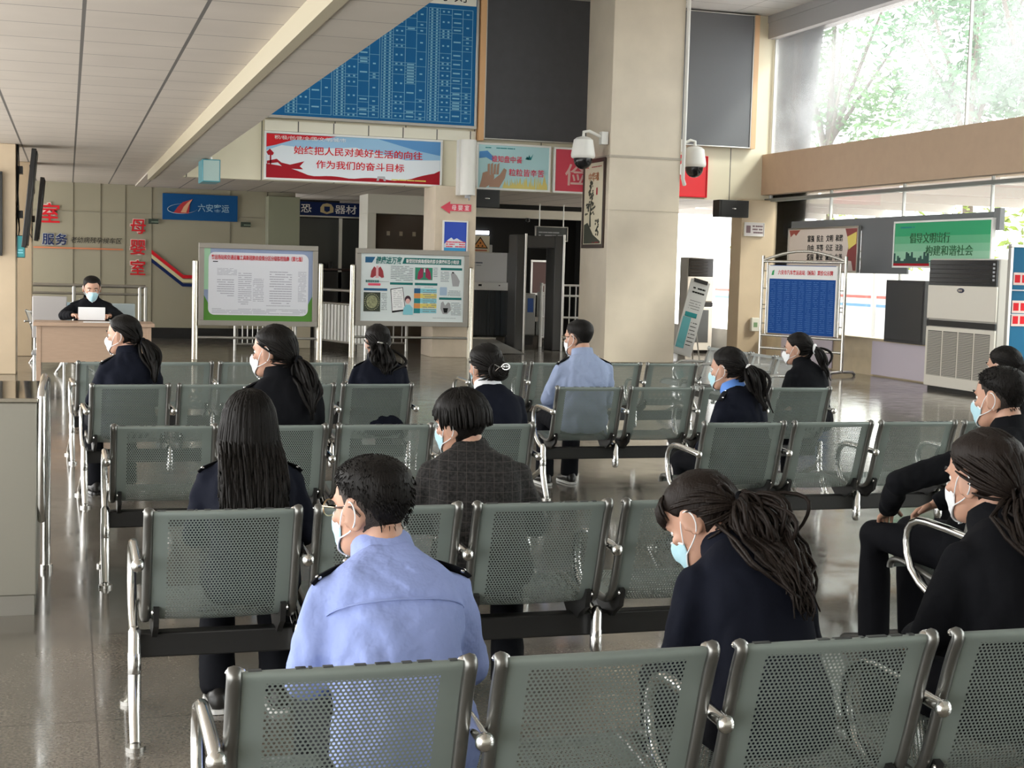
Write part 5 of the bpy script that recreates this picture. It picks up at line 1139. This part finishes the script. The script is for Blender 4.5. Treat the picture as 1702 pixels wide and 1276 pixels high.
    if hair == 'bun':
        b = MB(); bc = tie + Vector((0, -.030, -.004)); b.ell(bc, (.058, .040, .050), 16, 10)
        for k in range(40):
            a0 = rr.uniform(0, 6.28); q = rr.uniform(.3, 1); b.tube([bc + Vector((.060 * math.cos(a0 + e) * q, -.038 * math.sqrt(max(0, 1 - q * q)) - .004, .052 * math.sin(a0 + e) * q)) for e in [i * .22 for i in range(7)]], [.002, .005, .006, .006, .006, .005, .002], 5)
        b.xf(H).build('bun', hairm, ho, 180)
        c = MB().tube([bc + Vector((.020 + .024 * math.cos(k * .37), -.043, .022 + .016 * math.sin(k * .37))) for k in range(18)], .0035, 6); c.tube([bc + Vector((-.045, -.036, .034)), bc + Vector((-.02, -.046, .02)), bc + Vector((.0, -.046, .018))], .0028, 6).tube([bc + Vector((-.04, -.038, .0)), bc + Vector((-.02, -.046, .02))], .0025, 6)
        for k in range(3): c.ell(bc + Vector((.008 + .012 * k, -.045, .022)), (.004, .003, .009), 8, 6)
        c.xf(H).build('hair_clip', silver, ho)
    if hair == 'clip':
        b = tail(Vector((0, -.100, -.03)), Vector((0, -.6, -.2)), .17 * s, 90, .040, .004, .008, fwd=.0); b.build('loose_hair', hairm, ho, 180)
        MB().box(-.034, .034, -.133, -.120, -.006, .006).xf(H @ Matrix.Rotation(rad(10), 4, 'Y')).build('hair_clip', silver, ho, bevel=.003)
    if hair == 'long':
        T = MB(); q = random.Random(seed)
        for _ in range(320):
            u = q.uniform(-1, 1); a0 = rad(180) + u * rad(92); k0 = q.uniform(.02, .55); pts = []; l = s * q.uniform(.36, .50) * (1 - .2 * abs(u)); ph = q.uniform(0, 6); lf = q.uniform(.002, .008)
            for k in range(5):
                aa = k0 + (1.50 - k0) * k / 4; d = Vector((-math.sin(a0) * math.sin(aa), math.cos(a0) * math.sin(aa), math.cos(aa))); pts.append(H @ (sph(d) + d * lf))
            out_ = (H.to_3x3() @ d); out_.z = 0; ex = q.uniform(.0, .03); S0 = pts[-1]
            for k in range(1, 11):
                t = k / 10; p = S0 + Vector((0, 0, -l * t)) + out_ * (.010 * math.sin(min(1, t * 3) * 1.57)) + Vector((math.sin(ph + 6 * t) * .008 * t + u * .012 * t, 0, 0)); pts.append(clear_back(p, ex))
            T.tube(pts, [.002] + [.0055] * 11 + [.0045, .003, .001], 5)
        T.build('long_hair', hairm, ho, 180)
    if hair in ('tail_bangs', 'tail_curly'):
        bm = MB()
        for _ in range(34):
            az = rr.uniform(-.9, 1.1); p = HS(az, .085); d = (p - C0).normalized(); pts = [p + d * .014, HS(az, .06) + d * .022, HS(az, .035) + d * .024, HS(az * 1.05, .012) + d * .020]; bm.tube(pts, [.003, .005, .0045, .001], 5)
        bm.xf(H).build('fringe', hairm, ho, 180)
    return root
RA, RB, RC, RD = 2.81, 4.70, 7.15, 9.50
person('man in blue shirt and glasses seen from behind on the nearest bench', (622, 757), RA, .95, 2, 35, 4, 0, 'fade', topm=shirt_b, collar=shirt_b, glasses=True, epau=True, seed=11, wid=.98, hip_y=.29)
person('woman with bowed head and fringe in navy jacket on nearest bench', (1138, 776), RA, .95, 4, 34, 36, 4, 'tail_curly', topm=navy_c, seed=12, epau=False, wid=.92, hip_y=.33, hairm=hair_b, curl=.4, side=.05)
person('woman with curly ponytail in black jacket at right picture edge', (1640, 716), RA, 1.0, 6, 14, 6, 0, 'tail_wavy', topm=black_c, mask=mask_w, seed=15, epau=False, side=.14, wid=.98, hip_y=.30, hairm=hair_b)
person('woman with long loose black hair and silver-buttoned shoulders seen from behind', (415, 652), RB, .93, -2, -7, 2, 0, 'long', seed=9, legs_fwd=-.24, face_far=True, wid=.95, hip_y=.28)
person('person with short bobbed hair in dark plaid jacket leaning right', (765, 650), RB, .95, -14, 38, 6, -4, 'bob', topm=plaid, seed=10, epau=False, hip_y=.32, shoes=shoe_w, legs_fwd=-.26, side=-.10, wid=1.08)
person('short-haired man in black uniform with mask on the right bench', (1668, 604), RB, 1.0, 18, 24, 3, 0, 'fade', topm=black_c, seed=13, hip_y=.32, side=.42, arms=((.345, .13, .79), (.15, .34, .635)), wid=1.08)
person('woman in black with long ponytail on left bench, face turned left', (458, 530), RC, 1.03, 6, 52, 2, 0, 'tail_low', topm=black_c, mask=mask_w, seed=3, hip_y=.30)
person('woman with hair bun held by silver clip and white collar', (808, 572), RC, .95, 4, 13, 4, 0, 'bun', seed=5, epau=False, collar=collar_w, hip_y=.30, wid=.95)
person('woman with white hair tie and blue mask in navy uniform', (1212, 578), RC, .94, 26, 36, 4, 0, 'tail_white', seed=7, collar=collar_b, hip_y=.30, wid=.98)
person('dark-haired person mostly hidden behind the short-haired man at right', (1672, 576), RC, .95, 8, 20, 2, 0, 'bun', topm=black_c, seed=14, hip_y=.30, epau=False)
person('woman with low dark hair in front of the desk, mask turned left', (207, 523), RD, .97, 14, 62, 2, 0, 'tail_low', seed=2, hip_y=.30, mask=mask_w)
person('woman with silver bar clip seen from behind below the health poster', (628, 540), RD, .94, 2, 4, 2, 0, 'clip', seed=4, hip_y=.30)
person('man in pale blue shirt and glasses before the beige pillar', (964, 530), RD, 1.0, 4, 30, 3, 0, 'fade', topm=shirt_p, collar=shirt_p, glasses=True, seed=6, hip_y=.30, mask=mask_w, wid=1.08, shoes=shoe_k, face_far=True)
person('woman with white scrunchie and patterned mask seated alone at right', (1328, 554), RD, .93, 14, 46, 4, 0, 'tail_scrunchie', topm=black_c, seed=8, epau=False, hip_y=.30, mask=mask_w)
# the man at the desk faces the rows and reads a sheet
DS = 1.13
dm = person('masked man in black uniform reading a sheet at the desk', (153, 462), DY + .95, 1.10, 180, 184, 14, 0, 'short', topm=black_c, seed=21, hip_y=0, seat=.50, arms=((.32, .20, .92), (.205, .40, .935)), wid=1.12, lean=3, legs_fwd=0)
tie_m = mat('tie_dark_blue', (.02, .05, .10), .6)
tag(MB().box(-.15, .15, -.004, .0, 0, .16).xf(Matrix.Rotation(.35, 4, 'X')).build('paper_sheet', paper, None, 0, loc=(.265, DY + .44, .885)), 'white sheet held up in both hands by the masked man', 'paper')
